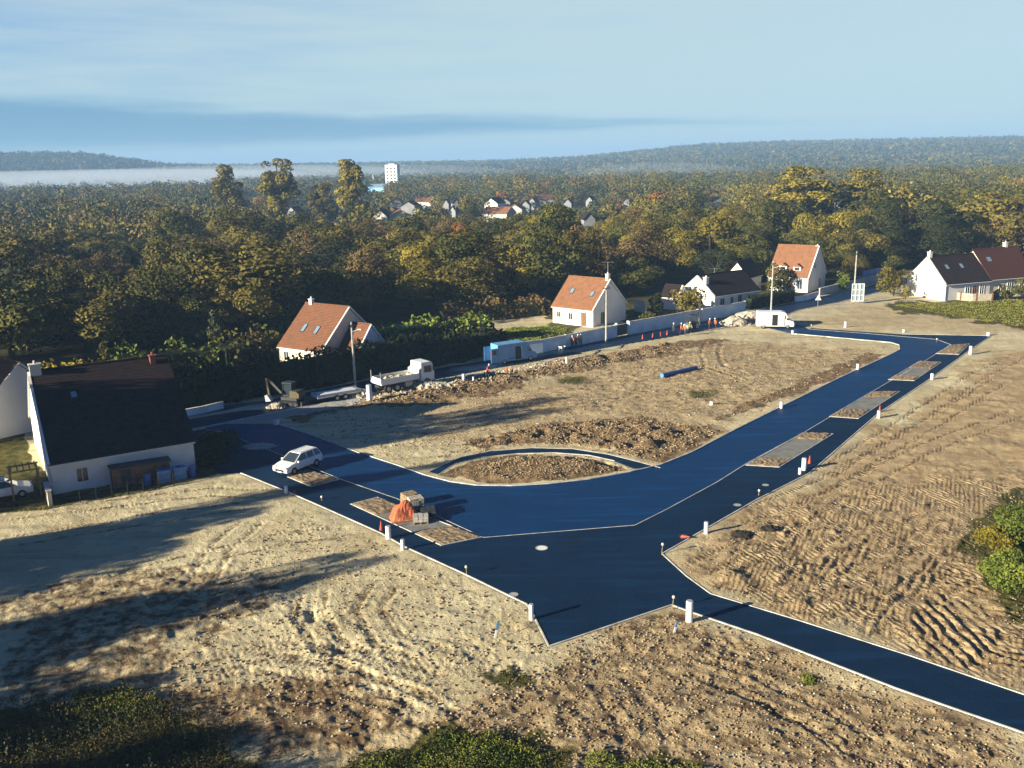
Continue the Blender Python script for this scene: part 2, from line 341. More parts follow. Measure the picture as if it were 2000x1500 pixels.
# tracked-vehicle ridges at the right
def ridges(poly, deg, sp, amp, s):
    global z
    m = zone(poly, .6); c, t = math.cos(R(deg)), math.sin(R(deg)); u = nx * c + ny * t + fbm(nx / 1.3, ny / 1.3, s, 2) * .55
    z = z + m * (np.sin(u * 2 * math.pi / sp) * amp) * (.2 + 1.1 * (vnoise(nx / .8, ny / .8, s + 3)))
ridges([(1770,1290),(1780,1185),(1840,1150),(1935,1200),(1960,1260),(1900,1310),(1840,1300)], 3, .68, .085, 91)
ridges([(1790,1165),(1830,1110),(1885,1075),(1960,1130),(2050,1230),(2080,1330),(1950,1300),(1940,1200),(1850,1150)], 58, .62, .07, 95)
ridges([(1650,1230),(1690,1170),(1870,1060),(1900,1075),(1800,1160),(1700,1240)], 142, .60, .07, 99)
ridges([(1400,1090),(1520,1030),(1700,960),(1850,980),(1880,1060),(1700,1160),(1560,1190)], 146, .72, .032, 107)
ridges([(1540,1135),(1600,1095),(1690,1050),(1720,1070),(1620,1130)], 150, .55, .05, 103)
# wheel and caterpillar ruts
tread = zone([(1390,1150),(1450,1080),(1640,980),(1820,930),(2050,950),(2100,1370),(1800,1275)], 3) * .42
tread = np.maximum(tread, zone([(1000,780),(1180,720),(1400,665),(1745,682),(1430,828),(1250,805)], 3) * .14)
tread = np.maximum(tread, zone([(400,1320),(500,1260),(660,1180),(900,1180),(1000,1280),(800,1400)], 2) * .18)
tread = tread * sstep(fbm(nx / 7, ny / 7, 333, 3), -.16, .10)
def rut(path, gauge, depth, w=.30, pitch=.34):
    global z, brown, tread
    depth *= 1.0 if path[0][0] > 1300 else .55
    P = pts(path); best = np.full(nx.shape, 1e9); off = np.zeros(nx.shape); ss = np.zeros(nx.shape); acc = 0
    for i in range(len(P) - 1):
        ex, ey = P[i + 1].x - P[i].x, P[i + 1].y - P[i].y; l = math.hypot(ex, ey); ex /= l; ey /= l
        t_ = (nx - P[i].x) * ex + (ny - P[i].y) * ey; tc_ = np.clip(t_, 0, l); px_ = nx - P[i].x - tc_ * ex; py_ = ny - P[i].y - tc_ * ey; d2 = np.hypot(px_, py_); k = d2 < best
        best = np.where(k, d2, best); off = np.where(k, (nx - P[i].x) * -ey + (ny - P[i].y) * ex, off); ss = np.where(k, acc + tc_, ss); acc += l
    wob = fbm(nx / 2.5, ny / 2.5, 401, 2) * .5; fade = sstep(ss, 0, 1.5) * (1 - sstep(ss, acc - 1.5, acc)) * (best < gauge + 1.5)
    for sgn in (-1, 1):
        u = np.abs(off + wob - sgn * gauge / 2); g_ = np.exp(-(u / w) ** 4) * fade
        brown = np.maximum(brown, g_ * .50); tread = np.maximum(tread, g_ * (.4 if path[0][0] > 1300 else .25)); depth_ = depth * .62; z = z - g_ * depth_ * (.7 + .5 * np.sin(ss * 2 * math.pi / pitch)) + np.exp(-((u - w * 1.5) / (w * .4)) ** 2) * fade * depth_ * .7
for path, ga, de_ in [([(1410,1168),(1500,1110),(1620,1040),(1700,1000)],1.7,.07),([(1480,1180),(1600,1120),(1720,1060),(1830,1000)],1.7,.08),([(1560,1210),(1680,1160),(1800,1090),(1900,1030)],1.7,.08),([(1640,1240),(1780,1180),(1900,1120)],1.6,.10),
    ([(1340,1120),(1480,1060),(1640,960),(1800,880),(2000,800)],1.8,.06),([(1420,1020),(1600,950),(1760,860),(1960,740)],1.8,.05),([(1600,930),(1750,840),(1900,740),(2000,690)],1.8,.05),([(1900,1330),(1960,1280),(2040,1200)],1.6,.10),
    ([(1395,668),(1385,690),(1395,715),(1450,735),(1530,735)],2.2,.10),([(1300,690),(1330,712),(1400,740),(1480,760)],2.2,.10),([(900,790),(1050,765),(1200,745),(1400,720)],2.2,.09),([(880,812),(1100,780),(1300,765),(1500,745)],2.2,.08),
    ([(640,850),(850,830),(1000,800),(1200,790)],2.2,.09),([(700,875),(860,850),(1050,815)],2.2,.09),([(860,905),(960,865),(1080,838),(1200,822)],2.0,.09),
    ([(330,1330),(480,1290),(640,1310),(800,1370),(900,1440)],1.8,.10),([(380,1300),(540,1270),(720,1290),(880,1350)],1.8,.09),([(440,1390),(560,1340),(700,1350),(820,1420)],1.8,.09),([(610,1140),(600,1200),(640,1260),(720,1300)],1.6,.09),([(760,1130),(720,1190),(760,1250),(880,1290)],1.6,.08),
    ([(0,1010),(200,985),(420,960),(540,965)],1.8,.10),([(0,1060),(250,1020),(500,985)],1.8,.09),([(0,1190),(300,1110),(560,1050),(700,1040)],1.8,.08),([(500,1010),(420,1080),(380,1160)],1.7,.08),
    ([(1080,1270),(1200,1240),(1290,1210)],1.6,.06),([(1320,1290),(1450,1330),(1600,1400),(1700,1480)],1.8,.09),([(1180,1320),(1250,1400),(1280,1490)],1.8,.09)]: rut(path, ga, de_)
# heap of brown soil in the middle, bank along the street, pits at the right
mound = 1 - sstep(sdist(nx, ny, pts([(930,862),(1050,832),(1240,822),(1360,840),(1280,890),(1180,872),(1060,862)])), -2.2, 1.2)
z = z + mound * (.22 + lump * .8)
bank = 1 - sstep(sdist(nx, ny, pts([(700,782),(900,742),(1100,706),(1300,672),(1290,690),(1100,726),(920,765),(740,795)])), -1.5, 1.5)
z = z + bank * (.16 + lump * .55)
isl = 1 - sstep(d_carr * 0 + sdist(nx, ny, pts([(880,926),(1010,893),(1110,891),(1210,914),(1060,940),(930,940)])), -1.0, .5)
z = z + isl * .25
for (px, py, r0, dp) in ((1340,915,.9,.1),(612,1205,.5,-.3),(608,1192,.4,-.25),(670,1265,.6,-.3),(1222,1215,.5,.2),(1037,1222,.6,.3),(1435,1130,.9,.35),(1560,1180,.6,.25),(1520,1120,.8,.15)):
    g = G(px, py); z = z + dp * np.exp(-((nx - g.x) ** 2 + (ny - g.y) ** 2) / r0 ** 2)
edge = sstep(d_road, .10, 1.3)
z = (z - .02) * edge + .02 * sstep(d_road, 0, .3) - .10 * (1 - sstep(d_road, -.15, .05))
z = np.where(d_road < 0, np.minimum(z, -.05 - .05 * sstep(-d_road, 0, .3)), z)
zn = gz[near] + z * (1 - sstep(np.sqrt(nx * nx + ny * ny), 250, 320))
gz[near] = zn
nr, na = gx.shape
idx = np.arange(nr * na).reshape(nr, na)
q = np.stack([idx[:-1, :-1], idx[:-1, 1:], idx[1:, 1:], idx[1:, :-1]], -1).reshape(-1, 4)
q2 = np.stack([idx[:-1, -1], idx[:-1, 0], idx[1:, 0], idx[1:, -1]], -1)
q = np.concatenate([q, q2])[:, ::-1]
def gh(x, y):
    """height of the ground sheet near (x, y)"""
    r = math.hypot(x, y); a = math.degrees(math.atan2(x, y))
    return float(gz[min(nr - 1, np.searchsorted(rr, r)), min(na - 1, np.searchsorted(aa, a))])

gm = bpy.data.materials.new('bare_soil'); gm.use_nodes = True; t = gm.node_tree; p = t.nodes['Principled BSDF']
p.inputs['Roughness'].default_value = .95; p.inputs['Specular IOR Level'].default_value = .1
at = N(t, 'ShaderNodeAttribute', attribute_name='zones'); sp = N(t, 'ShaderNodeSeparateColor'); t.links.new(at.outputs['Color'], sp.inputs[0])
geo = N(t, 'ShaderNodeNewGeometry')
def gnoise(sc, det=5, rough_=.6, vec=None):
    n = N(t, 'ShaderNodeTexNoise'); n.inputs['Scale'].default_value = sc; n.inputs['Detail'].default_value = det; n.inputs['Roughness'].default_value = rough_
    t.links.new(vec or geo.outputs['Position'], n.inputs[0]); return n.outputs[0]
n1 = gnoise(.16, 6); n2 = gnoise(1.1, 6, .7); n3 = gnoise(6.0, 5, .7); n4 = gnoise(.5, 4)
mpn = N(t, 'ShaderNodeMapping', vector_type='POINT'); mpn.inputs['Rotation'].default_value = (0, 0, R(-28)); mpn.inputs['Scale'].default_value = (.06, .7, 1)
t.links.new(geo.outputs['Position'], mpn.inputs[0]); n5 = gnoise(1.0, 6, .65, mpn.outputs[0])
sand = mixc(t, smooth(t, n1, .40, .62), (.60, .52, .325), (.50, .42, .25))
wat = N(t, 'ShaderNodeAttribute', attribute_name='warm')
sand = mixc(t, wat.outputs['Fac'], sand, mixc(t, smooth(t, n4, .38, .62), (.48, .355, .195), (.345, .245, .130)))
sand = mixc(t, math_(t, 'MULTIPLY', smooth(t, n5, .50, .64), .55), sand, (.30, .235, .15))
sand = mixc(t, math_(t, 'MULTIPLY', smooth(t, n2, .52, .68), .45), sand, (.27, .20, .12))
sand = mixc(t, math_(t, 'MULTIPLY', smooth(t, n3, .60, .70), .6), sand, (.66, .60, .50))
brn = mixc(t, smooth(t, n2, .40, .62), (.25, .170, .090), (.115, .074, .042))
brn = mixc(t, math_(t, 'MULTIPLY', smooth(t, n3, .58, .68), .5), brn, (.40, .31, .19))
grs = mixc(t, smooth(t, n2, .42, .60), (.050, .050, .014), (.115, .100, .032))
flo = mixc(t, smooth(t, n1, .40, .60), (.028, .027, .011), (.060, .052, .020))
grv = mixc(t, smooth(t, n3, .45, .6), (.40, .39, .37), (.28, .27, .25))
jit = math_(t, 'MULTIPLY', math_(t, 'SUBTRACT', n2, .5), 1.3)
def zmask(sock): return smooth(t, math_(t, 'ADD', sock, jit), .32, .68)
def zm0(sock): return math_(t, 'MULTIPLY', zmask(sock), smooth(t, sock, .02, .2))
c = mixc(t, zm0(sp.outputs[1]), sand, brn); c = mixc(t, zm0(at.outputs['Alpha']), c, grv)
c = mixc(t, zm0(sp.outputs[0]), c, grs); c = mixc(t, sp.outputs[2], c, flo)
t.links.new(c, p.inputs['Base Color'])
tat = N(t, 'ShaderNodeAttribute', attribute_name='tread')
def treadw(rot, sc, dist):
    m_ = N(t, 'ShaderNodeMapping'); m_.inputs['Rotation'].default_value = (0, 0, R(rot)); t.links.new(geo.outputs['Position'], m_.inputs[0])
    w = N(t, 'ShaderNodeTexWave'); w.bands_direction = 'X'; w.inputs['Scale'].default_value = sc; w.inputs['Distortion'].default_value = dist; w.inputs['Detail'].default_value = 3; w.inputs['Detail Scale'].default_value = .8
    t.links.new(m_.outputs[0], w.inputs[0]); return w.outputs[1]
wv = mixc(t, smooth(t, n4, .46, .54), treadw(-22, .85, 3.0), treadw(26, .95, 2.2))
wvm = math_(t, 'MULTIPLY', math_(t, 'MULTIPLY', wv, tat.outputs['Fac']), 1.25)
bn = N(t, 'ShaderNodeBump'); bn.inputs['Strength'].default_value = .9; bn.inputs['Distance'].default_value = .12
t.links.new(math_(t, 'ADD', wvm, math_(t, 'ADD', math_(t, 'MULTIPLY', n3, .9), math_(t, 'MULTIPLY', n2, 1.0))), bn.inputs['Height']); t.links.new(bn.outputs[0], p.inputs['Normal'])
gme = np_mesh('ground', np.stack([gx, gy, gz], -1).reshape(-1, 3), q, gm)
zc = np.zeros((nr, na, 4), np.float32)
WOODS_EDGE = [(-300,760),(0,735),(200,715),(330,690),(460,680),(560,668),(640,655),(745,640),(860,618),(1080,604),(1160,600),(1240,592),(1330,572),(1470,552),(1620,556),(1720,546),(1775,530),(1900,515),(2060,505),(2500,480)]
we = pts(WOODS_EDGE); WOODP = we + [Vector((3000, 6900, 0)), Vector((-3600, 6900, 0)), Vector((-800, 100, 0))]
WOODP = we + [Vector((900, 300, 0)), Vector((6900, 3000, 0)), Vector((6900, 6900, 0)), Vector((-6900, 6900, 0)), Vector((-6900, 1000, 0)), Vector((-300, 100, 0))]
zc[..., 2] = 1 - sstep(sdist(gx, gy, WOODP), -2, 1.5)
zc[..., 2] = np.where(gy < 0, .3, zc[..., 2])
tmp = np.zeros((nr, na)); tmp[near] = grass; zc[..., 0] = tmp
tmp = np.zeros((nr, na)); tmp[near] = brown; zc[..., 1] = tmp
tmp = np.zeros((nr, na)); tmp[near] = gravel; zc[..., 3] = tmp
tmp = np.zeros((nr, na)); wm_ = zone([(1290,1110),(1400,1030),(1560,950),(1750,830),(1950,690),(2300,660),(2300,1500),(1990,1350),(1780,1275),(1380,1150)], 4)
wm_ = np.maximum(wm_, zone([(700,800),(1000,740),(1400,665),(1745,680),(1530,780),(1290,900),(1000,860),(850,850)], 6) * .75)
wm_ = np.maximum(wm_, zone([(1080,1330),(1150,1220),(1340,1200),(1600,1290),(2100,1470),(2100,1560),(700,1560),(760,1430)], 5) * .8)
wm_ = np.maximum(wm_, zone([(1560,640),(1640,600),(1800,595),(2100,650),(1950,652)], 5) * .6); wm_ = np.maximum(wm_, zone([(200,1450),(330,1300),(600,1330),(900,1430),(800,1540)], 4) * .6)
tmp[near] = wm_; wa = gme.attributes.new('warm', 'FLOAT', 'POINT'); wa.data.foreach_set('value', tmp.astype(np.float32).ravel())
ca_ = gme.color_attributes.new('zones', 'FLOAT_COLOR', 'POINT'); ca_.data.foreach_set('color', zc.ravel())
tmp = np.zeros((nr, na)); tmp[near] = np.clip(tread, 0, 1); ta = gme.attributes.new('tread', 'FLOAT', 'POINT'); ta.data.foreach_set('value', tmp.astype(np.float32).ravel())
gme.polygons.foreach_set('use_smooth', np.ones(len(gme.polygons), bool))
ground = bpy.data.objects.new('ground', gme); COL.objects.link(ground); struct(ground)

# ------------------------------------------------------------------ roads
def asphalt(name, a, b, rough_):
    m = bpy.data.materials.new(name); m.use_nodes = True; t = m.node_tree; p = t.nodes['Principled BSDF']
    geo = N(t, 'ShaderNodeNewGeometry'); 
    def nn(sc, det, vec=None):
        n = N(t, 'ShaderNodeTexNoise'); n.inputs['Scale'].default_value = sc; n.inputs['Detail'].default_value = det; t.links.new(vec or geo.outputs['Position'], n.inputs[0]); return n.outputs[0]
    mpn = N(t, 'ShaderNodeMapping'); mpn.inputs['Rotation'].default_value = (0, 0, R(-30)); mpn.inputs['Scale'].default_value = (.12, 1.3, 1); t.links.new(geo.outputs['Position'], mpn.inputs[0])
    l = nn(.35, 6); s = nn(14, 4); st = nn(1, 5, mpn.outputs[0])
    c = mixc(t, smooth(t, l, .35, .65), a, b); c = mixc(t, math_(t, 'MULTIPLY', smooth(t, st, .48, .72), .60), c, tuple(x * 2.1 for x in b))
    c = mixc(t, math_(t, 'MULTIPLY', smooth(t, s, .50, .68), .55), c, tuple(x * 2.6 + .004 for x in b))
    pass
    t.links.new(c, p.inputs['Base Color'])
    t.links.new(math_(t, 'MULTIPLY_ADD', l, .25, rough_ - .12), p.inputs['Roughness'])
    bn = N(t, 'ShaderNodeBump'); bn.inputs['Strength'].default_value = .35; bn.inputs['Distance'].default_value = .02
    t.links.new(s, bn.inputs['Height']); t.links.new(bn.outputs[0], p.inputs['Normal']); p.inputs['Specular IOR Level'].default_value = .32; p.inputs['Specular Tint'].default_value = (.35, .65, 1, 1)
    return m
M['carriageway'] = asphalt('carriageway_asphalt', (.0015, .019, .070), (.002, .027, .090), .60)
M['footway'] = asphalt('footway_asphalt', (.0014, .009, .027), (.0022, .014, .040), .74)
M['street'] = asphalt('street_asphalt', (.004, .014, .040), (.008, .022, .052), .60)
def sheet(name, poly, z, m, hole=None, skirt=.25):
    vs = [Vector((v.x, v.y, z)) for v in poly]; loops = [vs]
    if hole: loops.append([Vector((v.x, v.y, z)) for v in hole])
    tris = tessellate_polygon(loops); allv = [v for l in loops for v in l]
    b = MB(); b.add(allv, [tuple(t_) for t_ in tris])
    for l in loops:
        for i in range(len(l)):
            p_, q_ = l[i], l[(i + 1) % len(l)]
            b.add([p_, q_, q_ - Vector((0, 0, skirt)), p_ - Vector((0, 0, skirt))], [(0, 1, 2, 3)])
    me = bpy.data.meshes.new(name); me.from_pydata([tuple(v) for v in b.v], [], b.f); me.materials.append(m)
    bm = bmesh.new(); bm.from_mesh(me)
    for f in bm.faces:
        f.normal_update()
        if abs(f.normal.z) > .5 and f.normal.z < 0: f.normal_flip()
    bm.to_mesh(me); bm.free()
    o = bpy.data.objects.new(name, me); COL.objects.link(o); return struct(o)
def ribbon(name, poly, w, z0, z1, m, closed=False):
    """a kerb: a raised strip along a line on the ground"""
    P = [Vector((v.x, v.y)) for v in poly]; n = len(P); L = []; Rr = []
    for i in range(n):
        a = P[i - 1] if (i > 0 or closed) else P[i]; b = P[(i + 1) % n] if (i < n - 1 or closed) else P[i]
        d1 = (P[i] - a); d2 = (b - P[i]); d1 = d1.normalized() if d1.length > 1e-6 else d2.normalized(); d2 = d2.normalized() if d2.length > 1e-6 else d1
        t_ = (d1 + d2).normalized(); nn_ = Vector((-t_.y, t_.x)); k = 1 / max(.45, nn_.dot(Vector((-d1.y, d1.x))))
        L.append(P[i] + nn_ * w / 2 * k); Rr.append(P[i] - nn_ * w / 2 * k)
    b_ = MB(); m_ = n if closed else n - 1
    for i in range(m_):
        j = (i + 1) % n
        vs = [(L[i].x, L[i].y, z1), (L[j].x, L[j].y, z1), (Rr[j].x, Rr[j].y, z1), (Rr[i].x, Rr[i].y, z1)]
        vs += [(v[0], v[1], z0) for v in vs]
        b_.add(vs, [(0, 1, 2, 3), (0, 4, 5, 1), (3, 2, 6, 7)] + ([(0, 3, 7, 4)] if i == 0 and not closed else []) + ([(1, 5, 6, 2)] if i == m_ - 1 and not closed else []))
    return struct(b_.build(name, m))
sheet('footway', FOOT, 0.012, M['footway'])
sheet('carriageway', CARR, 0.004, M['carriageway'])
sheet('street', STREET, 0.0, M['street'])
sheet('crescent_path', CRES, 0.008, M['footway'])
ribbon('kerb', pts(INNER), .11, -.1, .07, M['kerb'])
ribbon('kerb', pts(DIVID), .065, -.1, .025, M['kerb'])
ribbon('kerb', pts(OUTER[2:17]), .085, -.1, .05, M['kerb'])
ribbon('kerb', pts(OUTER[17:26]), .10, -.1, .05, M['kerb'])
ribbon('kerb', pts([(1312,1182),(1072,1263)]), .09, -.1, .03, M['kerb'])
ribbon('kerb', pts([(1072,1263),(1036,1190),(1028,1180),(900,1118),(790,1068),(745,1042),(640,995),(560,960),(470,924)]), .09, -.1, .05, M['kerb'])
ribbon('kerb', pts(CRES_OUT), .07, -.1, .035, M['kerb'])
ribbon('kerb', pts(CRES_IN[1:]), .06, -.1, .03, M['kerb'])
ribbon('kerb', pts([(360,842),(540,805),(620,790)]), .14, -.1, .06, M['kerb'])
ribbon('kerb', pts([(1520,622),(1560,606),(1640,590),(1720,570)]), .14, -.1, .06, M['kerb'])
# parking bays: concrete strips with a bed of bare soil at each end
M['bed'] = mat('bed_soil', (.26, .19, .115), .95, .2, 5, .9, base2=(.12, .085, .05)); M['paving'] = mat('bay_paving', (.22, .22, .20), .85, .15, 1.2, .2)
def lerp(a, b, t_): return a + (b - a) * t_
def quad_sheet(name, a, b, c_, d_, z, m): return sheet(name, [a, b, c_, d_], z, m)
def bay(A, B, C_, D, t0, t1):
    """A-D outer edge, B-C inner edge (pixels); soil up to t0 and beyond t1"""
    A, B, C_, D = [G(*v) for v in (A, B, C_, D)]
    f = lambda t_: (lerp(A, D, t_), lerp(B, C_, t_))
    a0, b0 = f(0); a1, b1 = f(t0); a2, b2 = f(t1); a3, b3 = f(1)
    def bed(a, b, c, d):
        g = MB(); n = 14; vs = []
        for i in range(n + 1):
            for j in range(n + 1):
                v = lerp(lerp(a, b, j / n), lerp(d, c, j / n), i / n); e = 0 < i < n and 0 < j < n
                vs.append((v.x, v.y, .03 + (random.uniform(0, .10) + .05 if e else 0)))
        g.add(vs, [(i * (n + 1) + j, i * (n + 1) + j + 1, (i + 1) * (n + 1) + j + 1, (i + 1) * (n + 1) + j) for i in range(n) for j in range(n)])
        struct(g.build('soil_bed', M['bed']))
    if t0 > 0: bed(a0, b0, b1, a1)
    if t1 < 1: bed(a2, b2, b3, a3)
    if t1 > t0: quad_sheet('parking_bay', a1, b1, b2, a2, .024, M['paving'])
    ribbon('kerb', [a0, b0, b3, a3], .06, -.05, .06, M['kerb'], closed=True)
bay((685,985), (737,972), (940,1050), (862,1066), .30, .72)
bay((562,932), (600,918), (662,937), (608,951), 0.02, .04)
bay((1522,913), (1457,909), (1568,846), (1627,848), .22, .80)
bay((1676,818), (1620,814), (1702,766), (1757,765), .30, .78)
bay((1785,744), (1735,742), (1796,706), (1838,708), .20, .62)
bay((1872,693), (1828,691), (1858,674), (1893,672), .35, .40)

# ------------------------------------------------------------------ houses
def house(name, label, a, u_az, L, W, he, hr, roofm, wallm, wins=(), doors=(), sky_=(), chim=(), over=.25, group=None, verge=None, gwins=(), dormers=(), skip_back=False, gutter=True):
    """a = near corner (x, y); the front wall runs L metres along bearing u_az, the house goes W metres back to its left"""
    T = thing(name, label, 'house', (a[0], a[1], 0), R(90 - u_az), group)
    # local frame: x along the front wall, y back
    w = MB(); mid = W / 2; prof = [(0, -.3), (W, -.3), (W, he), (mid, hr - .12), (0, he)]
    w.prism([(y, z) for y, z in prof], 0, L, axis='x'); w.build('wall', wallm, T)
    sl = math.atan2(hr - he, mid); th = .16; b = MB()
    o_e = over; dz = (hr - he) / mid
    for s in (0, 1):
        y0 = -o_e if s == 0 else W + o_e; z0 = he - dz * o_e + .05
        pr_ = [(y0, z0), (mid, hr + .05), (mid, hr + .05 + th), (y0, z0 + th)]
        b.prism(pr_, -over * .6, L + over * .6, axis='x')
    b.tube((-over * .6, mid, hr + .2), (L + over * .6, mid, hr + .2), .12, n=6)
    roof = b.build('roof', roofm, T)
    if verge:
        v = MB()
        for x in verge:
            for s in (0, 1):
                y0 = -o_e if s == 0 else W + o_e; z0 = he - dz * o_e
                v.prism([(y0, z0 - .05), (mid, hr), (mid, hr + .27), (y0, z0 + .24)], x - .1, x + .1, axis='x')
        v.build('verge', M['frame'], T)
    if gutter: g = MB(); g.tube((-.1, -o_e - .05, he - dz * o_e + .02), (L + .1, -o_e - .05, he - dz * o_e + .02), .06); g.tube((.1, -.06, 0), (.1, -.06, he - .1), .045); g.build('gutter', M['frame'], T)
    def win(parent, x, z, ww, hh, face='f', door=False, colour=None):
        fr = MB(); t_ = .07
        if face == 'f': c0 = lambda dx, dz_, sx_, sz_: fr.box((x + dx, -.02, z + dz_), (sx_, .09, sz_))
        elif face == 'r': c0 = lambda dx, dz_, sx_, sz_: fr.box((L + .02, x + dx, z + dz_), (.09, sx_, sz_))
        else: c0 = lambda dx, dz_, sx_, sz_: fr.box((-.02, x + dx, z + dz_), (.09, sx_, sz_))
        c0(0, hh / 2, ww + .1, t_); c0(0, -hh / 2, ww + .16, t_); c0(-ww / 2, 0, t_, hh - t_ - .01); c0(ww / 2, 0, t_, hh - t_ - .01); c0(0, 0, .05, hh - t_ - .01)
        f = fr.build('door' if door else 'window', colour or M['frame'], parent)
        pn = MB(); pc = {'f': (x, .0, z), 'r': (L, x, z), 'l': (0, x, z)}[face]; ps = (ww - .05, .05, hh - .05) if face == 'f' else (.05, ww - .05, hh - .05)
        pn.box(pc, ps).build('door_panel' if door else 'pane', (colour if door and colour else M['glass']), f)
    for x, z, ww, hh in wins: win(T, x, z, ww, hh)
    for x, z, ww, hh, cm in doors: win(T, x, z, ww, hh, 'f', True, cm)
    for face, x, z, ww, hh in gwins: win(T, x, z, ww, hh, face)
    for x, t_, ww, hh in sky_:                                   # t_ = how far up the slope
        y = mid * t_; z = he + dz * y + .05 + th
        k = MB().box((x, y, z + .03), (ww, hh, .10)); 
        rot = Matrix.Translation((x, y, z)) @ Matrix.Rotation(sl, 4, 'X') @ Matrix.Translation((-x, -y, -z))
        k.v = [tuple(rot @ Vector(v)) for v in k.v]; f = k.build('skylight', M['dark_steel'], roof)
        g = MB().box((x, y, z + .075), (ww - .12, hh - .12, .03)); g.v = [tuple(rot @ Vector(v)) for v in g.v]; g.build('pane', M['skylight'], roof)
    for x, y, ww, dd, ht, cm in chim:
        z = hr - abs(y - mid) * dz
        k = MB().box((x, y, z + ht / 2 - .4), (ww, dd, ht + .8)); k.box((x, y, z + ht + .05), (ww + .14, dd + .14, .1)); k.tube((x, y, z + ht + .1), (x, y, z + ht + .38), .1)
        k.build('chimney', cm, roof)
    for x, ww in dormers:
        y0, y1 = mid * .16, mid * .82; zb = he + dz * y0; zt = he + 1.75
        d = MB().box((x, (y0 + y1) / 2, (zb + zt) / 2 + .05), (ww, y1 - y0, zt - zb + .1)); dm = d.build('dormer', M['white_render'], T)
        rf = MB(); rf.prism([(x - ww / 2 - .15, zt + .08), (x + ww / 2 + .15, zt + .08), (x, zt + ww * .42)], y0 - .25, y1 + .5); rf.build('dormer_roof', roofm, dm)
        pn = MB().box((x, y0 - .02, (zb + zt) / 2 + .1), (ww * .62, .06, (zt - zb) * .62)).build('pane', M['glass'], dm)
    return T
# near left: long house with a dark roof
h1 = house('dark_roofed_house', 'large low house with a huge dark tiled roof, nearest at the left', (-37.9, 71.8), 58.8, 11.4, 17.6, 2.75, 8.6, M['dark_tile'], M['white_render'],
      wins=[(2.3, 1.3, .9, 1.2)], sky_=[(3.0, .66, .55, .8)], chim=[(.45, 8.6, .9, .7, .9, M['grey_render']), (10.2, 8.2, .5, .5, .8, M['brick'])], verge=(-.1,), over=.35)
_pk = G(38, 712, 7.0); _b = _pk - az_vec(41) * 4.4 - az_vec(131) * 9.0
nb = house('neighbour_house', 'white gabled house with an orange roof cut off by the left edge', (_b.x, _b.y), 131, 9.0, 8.8, 2.9, 7.0, M['orange_tile'], M['white_render'], verge=(9.1,))
h2 = house('steep_roofed_house', 'small house with steep rust tiled roof behind the dark hedge', (-30.7, 119.8), 124, 7.9, 10.8, 2.8, 7.6, M['rust_tile'], M['cream_render'],
      wins=[(1.3, 1.6, .9, 1.1), (5.0, 1.6, .9, 1.1)], sky_=[(2.6, .42, .6, 1.3), (5.0, .40, .6, 1.3)], chim=[(1.0, 5.4, .5, .5, .7, M['white_render'])], verge=(8.0,))
h2b = house('annexe_house', 'low annexe with small blue white gable beside the steep roofed house', (-22.6, 118.0), 124, 3.6, 5.2, 2.6, 5.5, M['rust_tile'], M['white_render'], verge=(3.7,))
h3 = house('orange_roofed_house', 'cream house with bright orange tiled roof beside the white street wall', (6.9, 149.2), 131, 8.1, 9.2, 2.8, 7.0, M['orange_tile'], M['white_render'],
      wins=[(1.3, 1.5, .8, .9), (3.7, 1.4, .8, 1.1)], doors=[(6.3, 1.15, .95, 2.1, M['brown_wood'])], sky_=[(2.3, .50, .7, 1.0), (6.4, .46, .7, 1.0)], chim=[(7.7, 4.6, .5, .6, .9, M['white_render'])], gwins=[('r', 2.6, 1.2, 1.1, 1.9)], verge=(8.2,))
h4 = house('bungalow', 'dark roofed bungalow with blue white front behind round bushes', (35.1, 157.5), 56, 11.4, 8.0, 2.6, 5.6, M['dark_tile'], M['white_render'],
      wins=[(2.0, 1.4, 1.1, 1.2), (4.4, 1.4, .8, 1.2), (6.4, 1.2, 1.0, 2.0), (9.0, 1.4, 1.2, 1.2)], chim=[(.4, 2.4, .7, .7, 1.1, M['white_render'])], verge=(-.05,))
h4b = house('garden_outbuilding', 'tiny white gabled outbuilding left of the bungalow', (26.6, 161.0), 120, 3.0, 4.2, 2.2, 3.9, M['dark_tile'], M['white_render'], verge=(3.1,))
h5 = house('dormer_house', 'orange roofed house with two dormers and a blue shaded gable', (51.0, 181.4), 128, 8.0, 9.4, 3.0, 8.4, M['orange_tile'], M['white_render'],
      wins=[(1.6, 1.5, 1.0, 1.2), (6.4, 1.4, 1.0, 1.6)], doors=[(4.2, 1.15, .95, 2.1, M['brown_wood'])], gwins=[('r', 3.2, 4.9, .8, 1.0), ('r', 6.2, 1.2, 1.0, 2.0)], dormers=[(2.6, 1.5), (5.4, 1.5)], chim=[(7.7, 4.9, .5, .5, .4, M['white_render'])], verge=(8.1,))
h5b = house('white_gabled_wing', 'small white gabled wing left of the house with dormers', (46.2, 178.5), 40, 6.0, 4.6, 3.0, 5.7, M['dark_tile'], M['white_render'])
h6 = house('long_dark_house', 'long dark roofed house with a bright white gable, far right', (77.6, 163.4), 70, 10.5, 9.2, 3.0, 7.3, M['dark_tile'], M['white_render'],
      wins=[(5.2, 1.5, 1.0, 1.2), (8.6, 1.4, 1.0, 1.9)], doors=[(6.9, 1.15, .95, 2.1, M['brown_wood'])], sky_=[(2.6, .56, .7, 1.1), (6.0, .56, .7, 1.1)], chim=[(.4, 4.6, .6, .6, .9, M['white_render']), (9.6, 5.4, 1.0, .5, .6, M['white_render'])], verge=(-.05,))
